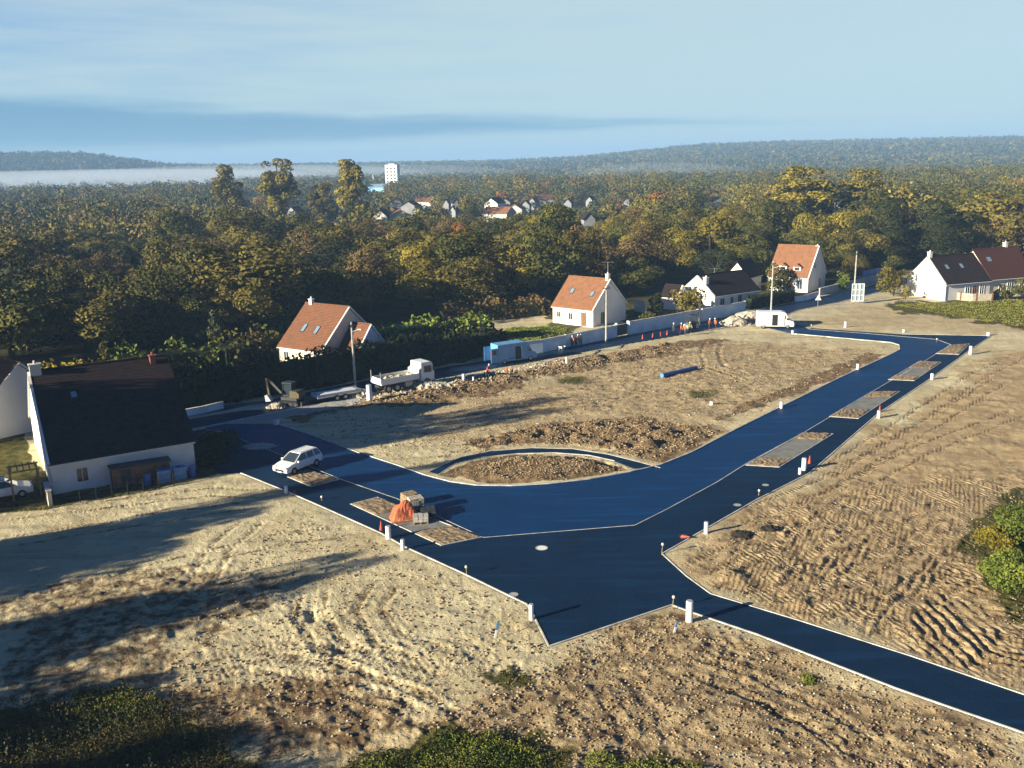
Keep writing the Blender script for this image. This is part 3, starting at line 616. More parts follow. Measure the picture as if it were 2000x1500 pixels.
h6b = house('russet_roofed_house', 'russet roofed house joined to the long dark house, right edge', (87.6, 167.2), 70, 10.5, 9.2, 3.2, 8.0, M['brown_tile'], M['cream_render'],
      wins=[(2.6, 1.5, 1.0, 1.2), (4.6, 1.3, 1.0, 1.9), (7.6, 1.5, 1.0, 1.2)], sky_=[(2.2, .62, 1.0, 1.1)], chim=[(8.0, 4.8, .6, .6, 1.2, M['white_render'])])

# ------------------------------------------------------------------ street walls, gate, fences
def wall_line(name, label, cat, P, h, w, m, cap=True, posts=0, pm=None):
    P = [Vector((p.x, p.y, 0)) for p in P]; a = P[0]; T = thing(name, label, cat, a)
    b = MB(); cp = MB()
    for i in range(len(P) - 1):
        d = P[i + 1] - P[i]; mid = (P[i] + P[i + 1]) / 2 - a; rz = math.atan2(d.y, d.x)
        b.box((mid.x, mid.y, h / 2 - .15), (d.length, w, h + .3), rz)
        if cap: cp.box((mid.x, mid.y, h + .04), (d.length + .05, w + .12, .08), rz)
    b.build('wall_panel', m, T)
    if cap: cp.build('coping', M['kerb'], T)
    if posts:
        L = sum((P[i + 1] - P[i]).length for i in range(len(P) - 1)); k = int(L / posts)
        for j in range(k + 1):
            s = j * L / k; i = 0
            while i < len(P) - 2 and s > (P[i + 1] - P[i]).length: s -= (P[i + 1] - P[i]).length; i += 1
            q_ = P[i] + (P[i + 1] - P[i]).normalized() * s - a
            MB().box((q_.x, q_.y, h / 2 + .08), (.26, .26, h + .16)).build('post', pm or m, T)
    return T
wall_line('garden_wall', 'pale rendered wall along the street left of the dark gate', 'wall', pts([(985,697),(1060,688),(1200,659)]), 1.75, .2, M['wall_white'], posts=9)
wall_line('garden_wall', 'pale rendered wall from the dark gate to the street pole', 'wall', pts([(1228,653),(1300,640),(1362,628)]), 1.9, .2, M['wall_white'], posts=9)
wall_line('garden_wall', 'bluish white wall right of the gap beside the bungalow', 'wall', pts([(1370,627),(1418,618),(1454,611)]), 1.9, .2, M['wall_white'], posts=6)
gT = thing('gate', 'dark sliding gate between two white walls by the orange roofed house', 'gate', G(1203, 658)); e_ = G(1226, 653) - G(1203, 658)
gb = MB(); gr_ = math.atan2(e_.y, e_.x); gb.box((e_.x / 2, e_.y / 2, .9), (e_.length - .3, .08, 1.6), gr_); gb.build('gate_leaf', M['dark_steel'], gT)
for k in (0, 1): MB().box((e_.x * k, e_.y * k, 1.05), (.32, .32, 2.1)).build('gate_post', M['wall_white'], gT)
wall_line('street_wall', 'long low grey wall beyond the triangular sign, along the street', 'wall', pts([(1600,577),(1660,562),(1722,546)]), 1.3, .2, M['grey_render'])
wall_line('driveway_wall', 'short white wall and entrance left of the dormer house gable', 'wall', pts([(1552,590),(1575,587),(1598,580)]), 1.0, .2, M['wall_white'])
wall_line('garden_fence', 'low beige panel fence in front of the long dark roofed house', 'fence', pts([(1847,583),(1900,588),(1937,588)]), 1.3, .1, M['fence_panel'], cap=False, posts=2.2, pm=M['brown_wood'])
wall_line('garden_fence', 'pale panel at the left end of the long house terrace', 'fence', pts([(1937,587),(1952,578)]), 1.5, .1, M['dark_steel'], cap=False)
wall_line('low_wall', 'low blue grey wall by the street beyond the big dark roof', 'wall', pts([(352,815),(400,806),(436,797)]), .7, .2, M['wall_white'])
wall_line('outbuilding_wall', 'pale wall of a shed behind the bushes by the bungalow', 'wall', pts([(1240,608),(1262,612)]), 1.9, .3, M['cream_render'])
wall_line('bungalow_terrace_wall', 'green tinted low building panel beyond the far street end', 'wall', pts([(1684,552),(1718,546)]), 2.4, .3, M['lblue_pvc'], cap=False)

# ------------------------------------------------------------------ foliage
def leaf_quads(P, size, nrm=None, jit_=1.0, asp=.62):
    n = len(P); s = (size * rng.uniform(.6, 1.4, n))[:, None]
    r = rng.normal(size=(n, 3)); 
    nn_ = r if nrm is None else nrm * 1.0 + r * jit_
    nn_ /= np.linalg.norm(nn_, axis=1)[:, None] + 1e-9
    t_ = rng.normal(size=(n, 3)); u = np.cross(nn_, t_); u /= np.linalg.norm(u, axis=1)[:, None] + 1e-9; v = np.cross(nn_, u)
    u = u * s; v = v * s * asp
    V = np.stack([P - u * .5, P + v * .5, P + u * .5, P - v * .5], 1).reshape(-1, 3)
    return V
def quads_of(n): return np.arange(n * 4).reshape(n, 4)
def crown_pts(n, rx, rz, z0, puffs, fill=.25, cone=0.0, drop=.0):
    """leaf positions of an uneven crown: puffs of leaves spread through an ellipsoid"""
    C = []; 
    while len(C) < puffs:
        p_ = rng.uniform(-1, 1, 3); r = np.linalg.norm(p_)
        if .35 < r < 1: 
            k = 1 - cone * (p_[2] + 1) / 2
            C.append((p_[0] * rx * k * .80, p_[1] * rx * k * .80, z0 + rz + p_[2] * rz * .86))
    C = np.array(C); rad = rng.uniform(.24, .42, puffs) * rx * (1.22 if puffs < 24 else 1) * (1 - cone * .6 * (C[:, 2] - z0) / (2 * rz))
    w = rad ** 2; w /= w.sum(); k = rng.choice(puffs, n, p=w); d = rng.normal(size=(n, 3)); d /= np.linalg.norm(d, axis=1)[:, None]
    d[:, 2] = np.where((d[:, 2] < -.5) & (rng.uniform(size=n) < .6), -d[:, 2], d[:, 2])
    rr_ = rng.uniform(0, 1, n) ** .33 * .35 + .72
    P = C[k] + d * (rad[k] * rr_)[:, None] * np.array([1, 1, .85])
    return P, d
def limbs(b, h, r, spread, n=6, base=.25):
    b.tube((0, 0, -.3), (0, 0, h * base), r * 1.15, r * .85); top = (random.uniform(-.3, .3), random.uniform(-.3, .3), h * .82)
    b.tube((0, 0, h * base), top, r * .85, r * .25)
    for i in range(n):
        a = 2 * math.pi * i / n + random.uniform(-.4, .4); z0 = h * random.uniform(base, .55); l = spread * random.uniform(.5, .8)
        b.tube((0, 0, z0), (math.cos(a) * l, math.sin(a) * l, z0 + h * random.uniform(.15, .32)), r * .42, r * .10, n=5)
def tree_proto(kind, n, h, rx, puffs, size, z0f=.05, cone=0.0):
    P, d = crown_pts(n, rx, h * (1 - z0f) / 2, h * z0f, puffs, cone=cone)
    V = leaf_quads(P, size, d, .42)
    cm = np_mesh('crown', V, quads_of(len(P)), FOL[kind][0]); b = MB(); limbs(b, h, .018 * h + .05, rx)
    tm = bpy.data.meshes.new('trunk'); tm.from_pydata(b.v, [], b.f); tm.materials.append(M['bark'])
    return cm, tm, h, rx
PROTO = {}
for kind, var_ in (('olive', 4), ('green', 4), ('yellow', 3), ('brown', 3), ('dark', 2), ('orange', 1), ('haze', 2)):
    PROTO[kind] = [tree_proto(kind, 7000, 11.0, random.uniform(4.6, 5.6), random.randint(11, 22), .38) for _ in range(var_)]
POPLAR = [tree_proto(k, 6500, 24.0, 4.6, 44, .62, .06) for k in ('yellow', 'yellow', 'olive')]
TREE_WORD = {k: v[1] for k, v in FOL.items()}
def plant_tree(x, y, kind, h, w, label, group='trees of the wood', proto=None, name='broadleaf_tree', cat='tree'):
    cm, tm, ph, prx = proto or random.choice(PROTO[kind]); zt = gh(x, y) if math.hypot(x, y) < 330 else float(terrain(np.array(x), np.array(y)))
    T = thing(name, label, cat, (x, y, zt), random.uniform(0, 6.28), group); T.scale = (w / (2 * prx), w / (2 * prx), h / ph)
    for nm, me in (('crown', cm), ('trunk', tm)):
        o = bpy.data.objects.new(nm, me); COL.objects.link(o); o.parent = T
    return T

# the town's houses in the distance: (px, py of the wall, width m, height m, roof, wall, words)
TOWN = [(636,422,5,4,'dark_tile','white_render','tiny white house low behind the tall left poplars'),
 (729,347,2.6,12,'dark_tile','cream_render','thin pale spire left of the white tower block'),
 (767,352,12,24,'rust_tile','white_render','tall white tower block standing above the town'),
 (738,369,22,6,'skylight','blue_paint','long blue white shed left of the white tower'),
 (773,397,7,4,'rust_tile','white_render','small white house straight below the white tower'),
 (803,407,9,5,'dark_tile','white_render','white gable with dark roof right below the tower'),
 (827,396,18,4,'rust_tile','cream_render','long pinkish roofed building in the middle of the town'),
 (748,424,7,4,'dark_tile','grey_render','grey roofed house at the lower left of the town'),
 (782,424,10,4,'rust_tile','cream_render','low brownish house below the pair of white gables'),
 (873,401,3,4,'dark_tile','white_render','narrow white house left of the dark round tree'),
 (890,401,4,5,'dark_tile','white_render','white gable touching the dark round tree'),
 (888,416,3,4,'dark_tile','white_render','little white house under the dark round tree'),
 (967,406,8,7,'dark_tile','white_render','tall white gabled house right of the dark round tree'),
 (983,400,7,5,'dark_tile','grey_render','dark roofed house behind the tall white gable'),
 (975,420,14,4,'orange_tile','cream_render','wide orange roofed house below the tall white gable'),
 (1009,412,8,4,'orange_tile','cream_render','orange roofed house right of the tall white gable'),
 (1028,404,5,4,'dark_tile','white_render','small white house right of the orange roofs'),
 (1043,398,5,4,'rust_tile','white_render','white gable among yellow trees right of the town'),
 (1062,392,12,4,'rust_tile','cream_render','long russet roof at the right end of the town'),
 (1110,400,4,4,'dark_tile','white_render','small white house alone right of the town'),
 (1154,395,4,4,'dark_tile','white_render','tiny white house far right of the town'),
 (1148,438,4,6,'dark_tile','white_render','narrow white house front among the nearer trees'),
 (1225,401,5,5,'dark_tile','white_render','white gable beside the round yellow tree'),
 (1645,393,7,6,'rust_tile','white_render','white gable alone in the wood at the right'),
 (1604,410,4,4,'dark_tile','white_render','small white wall below the tall yellow green tree'),
 (483,399,4,4,'dark_tile','white_render','white house at the foot of the leftmost poplar'),
 (577,414,6,4,'dark_tile','white_render','pale house between the first and second poplar'),
 (495,378,6,4,'dark_tile','white_render','white house right of the leftmost poplar trunk'),
 (318,352,16,10,'dark_tile','white_render','pale building in the mist of the left valley'),
 (385,351,22,6,'dark_tile','white_render','long white building in the valley mist'),
 (306,327,16,7,'dark_tile','white_render','white house on the far left hill, upper one'),
 (393,328,14,7,'dark_tile','white_render','white house on the far hill near the leftmost poplar'),
 (284,335,18,7,'dark_tile','white_render','pale house at the foot of the far left hill'),
 (330,333,14,7,'rust_tile','white_render','reddish roofed house on the far left hill'),
 (1395,395,8,4,'dark_tile','white_render','faint white house right of the middle woods')]
def hor(px): return 313 - (px - 1000) * math.tan(ROLL)
town_boxes = []
for px, py, w_, h_, rf, wl_, words in TOWN:
    if wl_ == 'cream_render': wl_ = 'grey_render'
    elif wl_ == 'white_render' and h_ < 11 and px != 967: wl_ = 'town_wall'
    if h_ < 8 and w_ > 4: w_ *= .85
    dep = max(12.0, py - hor(px)); d = FPX * (CAM_H - h_ * .55) / dep
    if h_ > 11: d = 900 if h_ > 20 else 950
    if py < 340: d = 1720
    x_ = G(px, py + (800 if py < 300 else 0)); bz = math.atan((px - 1000) / (FPX / math.cos(PITCH)))
    x, y = d * math.sin(bz), d * math.cos(bz)
    # solve the ray so that the wall stands at this pixel
    for _ in range(3): qx, qy = PR(x, y, h_ * .5); bz += (px - qx) / FPX; x, y = d * math.sin(bz), d * math.cos(bz)
    zt = float(terrain(np.array(x), np.array(y)))
    T = thing('tower_block' if h_ > 20 else 'spire' if h_ > 11 else 'town_house', words, 'building', (x, y, zt), random.choice((-.5, -.25, .2)) , 'buildings of the distant town')
    if h_ > 20:
        MB().box((0, 0, h_ / 2), (w_, w_ * .6, h_)).build('wall', M[wl_], T); MB().box((0, 0, h_ + .6), (w_ * .5, w_ * .4, 1.2)).build('roof', M['grey_render'], T)
        for i in range(7):
            for j in (-.3, 0, .3): MB().box((j * w_, -w_ * .3 - .02, 2.5 + i * 3.0), (1.6, .08, 1.4)).build('window', M['glass'], T)
    elif h_ > 11:
        MB().box((0, 0, h_ * .32), (w_, w_, h_ * .64)).build('wall', M[wl_], T)
        MB().add([(-w_/2, -w_/2, h_*.64), (w_/2, -w_/2, h_*.64), (w_/2, w_/2, h_*.64), (-w_/2, w_/2, h_*.64), (0, 0, h_ + 5)], [(0, 1, 4), (1, 2, 4), (2, 3, 4), (3, 0, 4)]).build('roof', M['grey_render'], T)
    else:
        D_ = min(8, w_ * 1.1) ; ax = 'y' if w_ < 9 else 'x'; rr_ = h_ + 2.2 if w_ < 9 else h_ + 2.4
        b = MB(); half = w_ / 2 if ax == 'y' else D_ / 2; o_ = D_ / 2 if ax == 'y' else w_ / 2
        b.prism([(-half, -1), (half, -1), (half, h_), (0, rr_), (-half, h_)], -o_, o_, axis='y' if ax == 'y' else 'x'); b.build('wall', M[wl_], T)
        r = MB()
        for s in (-1, 1): r.prism([(s * (half + .3), h_ - .1), (0, rr_ + .1), (0, rr_ + .4), (s * (half + .3), h_ + .2)], -o_ - .3, o_ + .3, axis='y' if ax == 'y' else 'x')
        r.build('roof', M[rf], T)
    town_boxes.append((px, py, d, w_ / 2 / d * FPX + 2))

# the wood: individual trees nearest the camera, one far mass behind them
SPANS = [(0,'at the left edge'),(110,'above the dark roof\'s left half'),(230,'above the brick chimney'),(340,'above the garden conifer'),(440,'below the leftmost poplar'),(530,'left of the rust roof'),
 (610,'above the rust roof'),(700,'below the white tower'),(790,'above the tipper truck'),(880,'below the town houses'),(970,'above the lawn'),(1060,'above the orange house'),(1160,'right of the orange house'),
 (1250,'left of the bungalow'),(1340,'above the bungalow'),(1430,'left of the dormer house'),(1500,'above the dormer house'),(1600,'right of the dormer house'),(1690,'by the street\'s far end'),(1780,'above the white gable'),(1870,'above the long dark roof'),(1950,'at the right edge')]
ORD = ['front','second','third','fourth','fifth','sixth','seventh','eighth','ninth','tenth','eleventh','twelfth','thirteenth','fourteenth','fifteenth','sixteenth','seventeenth','eighteenth','nineteenth','twentieth'] + ['%dth' % i for i in range(21, 60)]
def in_wood(x, y): return float(sdist(np.array([x]), np.array([y]), WOODP)[0])
cand = []
random.seed(21)
sp_ = 9.0; d0 = 115
yy = 60.0
gxs = np.arange(-420, 420, sp_)
for iy, y in enumerate(np.arange(90, 720, sp_)):
    for x in gxs + (sp_ / 2 if iy % 2 else 0):
        xx = x + random.uniform(-2.6, 2.6); yv = y + random.uniform(-2.6, 2.6); d = math.hypot(xx, yv)
        if d > 380 and random.random() < .42: continue
        if abs(math.degrees(math.atan2(xx, yv))) > 36: continue
        cand.append((xx, yv, d))
C_ = np.array(cand); sdv = sdist(C_[:, 0], C_[:, 1], WOODP); C_ = C_[sdv < -2.5]; sdv = sdv[sdv < -2.5]
dens = fbm(C_[:, 0] / 34, C_[:, 1] / 34, 201, 2); tone = fbm(C_[:, 0] / 22, C_[:, 1] / 22, 207, 2)
trees = []
for (x, y, d), dn, tn, sv_ in zip(C_, dens, tone, sdv):
    h = random.gauss(10.8, 2.2) + dn * 9
    if x < -10 and d < 190: h += 1.2
    if x > 60 and d > 230: h += 2.6
    h = max(6, min(17, h)); w = h * random.uniform(.88, 1.45)
    if sv_ > -8: h *= .86
    if h < 8.5 and random.random() < .25: continue
    px, py = PR(x, y, 0); 
    if px < -140 or px > 2140: continue
    ty = PR(x, y, h)[1]; hw_ = w / 2 / d * FPX * .8
    for (bx, by, bd, bw) in town_boxes:
        if bd > d and abs(px - bx) < hw_ + bw * .4 and ty < by + 2:
            hn = CAM_H - (by + 3 - hor(px)) * d / FPX; h = min(h, hn); w = min(w, max(4, h))
    if h < 3: continue
    # the open field in the shade behind the wood, left of the town
    if 545 < px < 735 and 402 < py < 440 or (500 < px < 735 and 330 < d < 470 and h > 7): h = min(h, 5); w = min(w, 6)
    r_ = random.random() + tn * .8
    right = px > 1150
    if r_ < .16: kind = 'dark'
    elif r_ < (.42 if not right else .46): kind = 'green'
    elif r_ < (.74 if not right else .76): kind = 'olive'
    elif r_ < .90: kind = 'yellow' if right or px > 500 else 'olive'
    else: kind = 'brown'
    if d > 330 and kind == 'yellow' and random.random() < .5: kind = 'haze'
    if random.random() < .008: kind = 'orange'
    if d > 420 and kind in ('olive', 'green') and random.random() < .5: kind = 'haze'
    trees.append([x, y, d, h, w, kind, px, py])
# named trees that stand out
SPECIAL = [(450,458,29.0,15,'yellow','tall yellow green poplar reaching above the horizon, leftmost'),(550,462,32,14,'yellow','tall ragged poplar reaching above the horizon, second from left'),
 (692,464,29.5,13,'yellow','tall thin topped tree left of the white tower'),(633,460,21,12,'haze','shorter poplar between the second tall one and the tower'),(1565,478,25.5,19,'yellow','huge yellow green tree towering over the right wood'),
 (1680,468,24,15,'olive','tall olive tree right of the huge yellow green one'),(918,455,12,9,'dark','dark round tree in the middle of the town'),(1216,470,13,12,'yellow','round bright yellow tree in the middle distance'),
 (1130,572,14,11,'olive','large rounded olive tree above the orange roofed house'),(1385,530,12.5,15,'yellow','broad golden tree above the bungalow'),(1260,548,11.5,12,'brown','brownish round tree between the orange house and bungalow'),
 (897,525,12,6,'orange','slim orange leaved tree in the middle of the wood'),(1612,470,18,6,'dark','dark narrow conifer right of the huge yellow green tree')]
used_sp = []
trees = [t_ for t_ in trees if not any(abs(t_[6] - s[0]) < s[3] * 4 and abs(t_[7] - s[1]) < (14 if s[1] < 500 else 24) for s in SPECIAL)]
for px, py, h, w, kind, label in SPECIAL:
    g = G(px, py); plant_tree(g.x, g.y, kind, h, w, label, proto=(random.choice([p_ for p_ in POPLAR]) if h > 19 else None))
trees.sort(key=lambda t_: t_[2])
def wood_kind(k): return PROTO[k]
near_t, far_t = trees[:285], trees[285:]
cnt = {}
for x, y, d, h, w, kind, px, py in near_t:
    i = max(k for k, (x0, _) in enumerate(SPANS) if px >= x0 or k == 0); k = cnt.get(i, 0); cnt[i] = k + 1
    plant_tree(x, y, kind, h, w, '%s tree in the wood %s, %s from front' % (TREE_WORD[kind], SPANS[i][1], 'first' if k == 0 else ORD[k]))
# the mass behind: every tree still its own crown shape, merged per colour into one object each
def mass(items, nq, size, name, label):
    V = []; Fm = []; mats = list(FOL.keys()); tot = 0
    for x, y, z, h, w, kind in items:
        P, d = crown_pts(nq, w / 2, h * .47, h * .06, 9); P = P + np.array([x, y, z]); V.append(leaf_quads(P, size(h), d, .45)); Fm.append(np.full(nq, mats.index(kind)))
    V = np.concatenate(V); me = np_mesh(name, V, quads_of(len(V) // 4), [FOL[k][0] for k in mats]); me.polygons.foreach_set('material_index', np.concatenate(Fm).astype(np.int32))
    o = bpy.data.objects.new(name, me); COL.objects.link(o); return tag(o, label, 'wood', kind='stuff')
mid_items = [(x, y, 0.0, h, w, kind) for x, y, d, h, w, kind, px, py in far_t]
mass(mid_items, 420, lambda h: .95, 'middle_wood', 'autumn treetops of the middle distance, olive, green and brown')
far_items = []
for d_ in np.exp(np.linspace(math.log(690), math.log(3250), 150)):
    step = 13 + (d_ - 690) * .006; na_ = int(2 * R(35) * d_ / step)
    for j in range(na_):
        a = -R(35) + 2 * R(35) * (j + random.random()) / na_; dd = d_ * random.uniform(.993, 1.007); x, y = dd * math.sin(a), dd * math.cos(a); ad = math.degrees(a)
        left = ad < -17
        if left and 980 < dd < 1800 and random.random() < .8: continue
        if random.random() < .12: continue
        h = random.uniform(7, 13) * (1 if dd < 1800 else .85); w = h * random.uniform(1.0, 1.4) * (1 + (dd - 690) / 2600 * .7)
        px, py = PR(x, y, 0); zt = None
        bad = False; ty = PR(x, y, h)[1]
        for (bx, by, bd, bw) in town_boxes:
            if bd > dd and abs(px - bx) < bw + w / dd * 700 and ty < by + 1: bad = True
        if bad: continue
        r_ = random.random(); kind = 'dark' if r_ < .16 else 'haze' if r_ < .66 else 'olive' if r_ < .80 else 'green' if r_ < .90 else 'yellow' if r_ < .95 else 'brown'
        far_items.append((x, y, h, w, kind, dd))
XY = np.array([(f[0], f[1]) for f in far_items]); ZT = terrain(XY[:, 0], XY[:, 1])
fi = [(f[0], f[1], z_, f[2], f[3], f[4]) for f, z_ in zip(far_items, ZT)]
nearer = [f for f, g_ in zip(fi, far_items) if g_[5] < 1300]; farther = [f for f, g_ in zip(fi, far_items) if g_[5] >= 1300]
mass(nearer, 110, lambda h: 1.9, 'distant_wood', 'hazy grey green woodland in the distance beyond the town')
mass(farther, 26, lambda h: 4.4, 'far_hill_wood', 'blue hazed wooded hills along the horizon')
print('trees', len(trees), 'far', len(nearer), len(farther))

# ------------------------------------------------------------------ tall trees just left of the view: their long shadows lie across the plots
def shade_tree(px, py, h, w, kind, label):
    g = G(px, py); L = h / math.tan(R(SUN_EL)); p_ = g - az_vec(SUN_AZ - 180) * L
    plant_tree(p_.x, p_.y, kind, h, w, label, group='trees left of the plots', proto=random.choice(PROTO[kind]))
shade_tree(600, 985, 14, 9, 'olive', 'tall tree left of the plots, its shadow ends by the white car bay')
shade_tree(330, 1040, 15, 14, 'green', 'broad tree left of the plots, shading the strip below the house yard')
shade_tree(180, 1100, 13, 12, 'green', 'tree left of the plots, shading the left edge below the yard')
shade_tree(800, 1072, 17, 5.5, 'green', 'slim tree left of the plots, its shadow ends at the pair of white tubes')
shade_tree(660, 1110, 15, 5.5, 'green', 'slim tree left of the plots, shading the middle of the left plot')
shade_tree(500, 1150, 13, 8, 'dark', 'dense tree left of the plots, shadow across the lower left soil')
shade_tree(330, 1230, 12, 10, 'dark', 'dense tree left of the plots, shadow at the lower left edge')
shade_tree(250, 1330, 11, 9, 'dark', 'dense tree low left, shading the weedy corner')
shade_tree(480, 1440, 11, 7, 'green', 'tree low left, shading the bottom of the plot')
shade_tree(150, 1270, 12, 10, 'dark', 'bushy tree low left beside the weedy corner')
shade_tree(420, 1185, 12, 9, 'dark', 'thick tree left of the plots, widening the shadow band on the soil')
shade_tree(300, 1290, 12, 10, 'green', 'leafy tree low left, shading the soil at the left edge')
shade_tree(560, 1400, 11, 6, 'green', 'small round tree low left, between two dense trees')
shade_tree(400, 1330, 11, 7, 'dark', 'dark round tree low left, shading the soil above the weeds')
shade_tree(420, 1500, 12, 9, 'dark', 'bushy tree low left, nearest of the trees left of the plots')
shade_tree(720, 1490, 12, 7, 'dark', 'round tree low left, its shadow reaches the bottom weeds')
shade_tree(1080, 798, 21, 8, 'olive', 'very tall tree left of the house, shadow across the middle field')
shade_tree(1130, 775, 22, 8, 'green', 'very tall tree behind the left house, shadow near the street bank')
shade_tree(985, 884, 20, 3.2, 'olive', 'tall thin tree left of the house, shadow by the small crescent path')
shade_tree(850, 828, 20, 10, 'dark', 'broad tree left of the house, shadow over the near end of the field')
shade_tree(1000, 700, 20, 12, 'green', 'broad tall tree behind the left house, its shadow falls on the street')
shade_tree(900, 725, 19, 12, 'dark', 'dense tall tree behind the left house, shading the hedge')

# ------------------------------------------------------------------ hedges, bushes, garden plants
def hedge(name, label, P, w, h, kind='hedge', size=.42, dens=16, bumpy=.5, group=None):
    P = [Vector((p.x, p.y, 0)) for p in P]; a = P[0]; T = thing(name, label, 'hedge', a, 0, group); pp = []; nn_ = []
    core = MB()
    for i in range(len(P) - 1):
        d = P[i + 1] - P[i]; L = d.length; u = d / L; n_ = Vector((-u.y, u.x, 0)); k = int(L * (2 * h + w) * dens)
        for _ in range(k):
            s = random.random() * L; f = random.random() * (2 * h + w); q_ = P[i] + u * s - a
            hh = h * (1 + bumpy * .35 * (math.sin(s * .9 + i) * .5 + random.uniform(-.5, .6)))
            if f < h: pp.append(q_ + n_ * (w / 2 + random.uniform(-.3, .15)) + Vector((0, 0, f / h * hh))); nn_.append(n_)
            elif f < 2 * h: pp.append(q_ - n_ * (w / 2 + random.uniform(-.3, .15)) + Vector((0, 0, (f - h) / h * hh))); nn_.append(-n_)
            else: pp.append(q_ + n_ * ((f - 2 * h) - w / 2) + Vector((0, 0, hh + random.uniform(-.3, .1)))); nn_.append(Vector((0, 0, 1)))
        mid = (P[i] + P[i + 1]) / 2 - a; core.box((mid.x, mid.y, h * .44), (L, w * .75, h * .88), math.atan2(d.y, d.x))
    V = leaf_quads(np.array([tuple(v) for v in pp]), size, np.array([tuple(v) for v in nn_]), .8)
    me = np_mesh('leaves', V, quads_of(len(pp)), FOL[kind][0]); o = bpy.data.objects.new('leaves', me); COL.objects.link(o); o.parent = T
    core.build('branches', FOL['hedge'][0], T); return T
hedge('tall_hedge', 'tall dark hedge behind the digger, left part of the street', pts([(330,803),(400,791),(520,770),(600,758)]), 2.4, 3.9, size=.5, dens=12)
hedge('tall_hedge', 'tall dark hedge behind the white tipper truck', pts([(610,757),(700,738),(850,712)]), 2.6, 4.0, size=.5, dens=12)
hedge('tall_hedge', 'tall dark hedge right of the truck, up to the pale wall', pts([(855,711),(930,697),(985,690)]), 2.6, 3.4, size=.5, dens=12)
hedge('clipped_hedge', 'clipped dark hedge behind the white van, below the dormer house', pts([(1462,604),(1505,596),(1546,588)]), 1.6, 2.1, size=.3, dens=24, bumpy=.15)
hedge('shrub_border', 'lit green shrub border behind the dark hedge, right of the rust roof', pts([(735,690),(830,672),(960,662)]), 5, 3.0, 'lime', .6, 6, 1.2)
hedge('shrub_border', 'brownish bramble strip along the foot of the wood, left of orange house', pts([(860,632),(960,622),(1075,612)]), 4, 2.4, 'brown', .6, 6, 1.4)
hedge('shrub_border', 'bright green garden shrubs above the dark roof\'s chimney', pts([(225,745),(330,730),(430,722)]), 4, 3.2, 'lime', .6, 6, 1.5)
hedge('shrub_border', 'olive shrubs between garden conifer and the rust roof', pts([(430,722),(500,708),(560,700)]), 5, 3.4, 'green', .6, 6, 1.5)
hedge('shrub_border', 'yellowing shrubs above the left half of the dark roof', pts([(60,752),(140,748),(230,742)]), 3, 2.0, 'yellow', .6, 6, 1.4)
def bush(name, label, px, py, h, w, kind, n=1500, size=.35, cat='bush', group=None, cone=0.0, puffs=12, z0=0.0):
    g = G(px, py); T = thing(name, label, cat, (g.x, g.y, gh(g.x, g.y)), 0, group)
    P, d = crown_pts(n, w / 2, h / 2, z0, puffs, cone=cone); V = leaf_quads(P, size, d, .8)
    o = bpy.data.objects.new('crown' if z0 else 'leaves', np_mesh('leaves', V, quads_of(n), FOL[kind][0])); COL.objects.link(o); o.parent = T
    b = MB(); limbs(b, h + z0, .05 + h * .012, w / 2 * .8, 5, .2); b.build('trunk', M['bark'], T); return T
bush('garden_conifer', 'pointed grey green conifer between the dark roof and the rust roof', 428, 705, 8.0, 4.6, 'haze', 2200, .4, 'conifer', None, .92, 26)
bush('garden_conifer', 'small pointed conifer above the dark roof', 212, 742, 5.6, 3.2, 'green', 1500, .35, 'conifer', None, .9, 20)
bush('bare_shrub', 'grey leafless looking shrub left of the rust roofed house', 500, 708, 4.5, 6.5, 'brown', 1600, .35)
bush('round_bush', 'round green bush in front of the bungalow, behind the pale wall', 1347, 620, 4.8, 6.6, 'olive', 2200, .4, cat='tree')
bush('dark_conifer', 'dark conical bush left of the round green bush', 1281, 622, 4.4, 3.6, 'hedge', 1400, .35, 'bush', None, .6)
bush('garden_bush', 'olive bush hiding the front of the dormer house', 1524, 572, 5.6, 5.5, 'green', 1800, .4)
bush('garden_bush', 'yellow green bush right of the shaded blue gable', 1642, 566, 3.6, 3.6, 'lime', 1200, .35)
bush('garden_bush', 'large olive shrub left of the bright white gable', 1745, 578, 6.0, 6.5, 'olive', 2200, .42)
bush('garden_bush', 'small yellow shrub touching the bright white gable', 1768, 585, 2.6, 1.8, 'yellow', 700, .25)
bush('garden_bush', 'round yellow green tree before the long dark roof', 1880, 577, 4.6, 3.2, 'yellow', 1400, .35)
bush('garden_bush', 'dark bush on the terrace right of the beige fence', 1962, 585, 2.6, 2.8, 'green', 900, .3)
bush('garden_bush', 'dark green bush at the right edge before the russet roof', 1995, 578, 3.6, 3.6, 'green', 1200, .35)
bush('garden_bush', 'low dark shrubs between orange house and dark conical bush', 1262, 630, 1.6, 3.2, 'green', 600, .3)
bush('garden_bush', 'leafy bush covering the foot of the rust roofed house', 572, 706, 3.0, 4.6, 'green', 1300, .35)
bush('garden_bush', 'yellow green bush before the gable of the rust roofed house', 652, 700, 4.4, 4.0, 'olive', 1300, .35)
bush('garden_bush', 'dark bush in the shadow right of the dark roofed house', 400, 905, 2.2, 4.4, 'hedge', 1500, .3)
bush('garden_bush', 'dark bush by the road corner beside the big dark roof', 425, 880, 1.8, 3.6, 'hedge', 1200, .3)
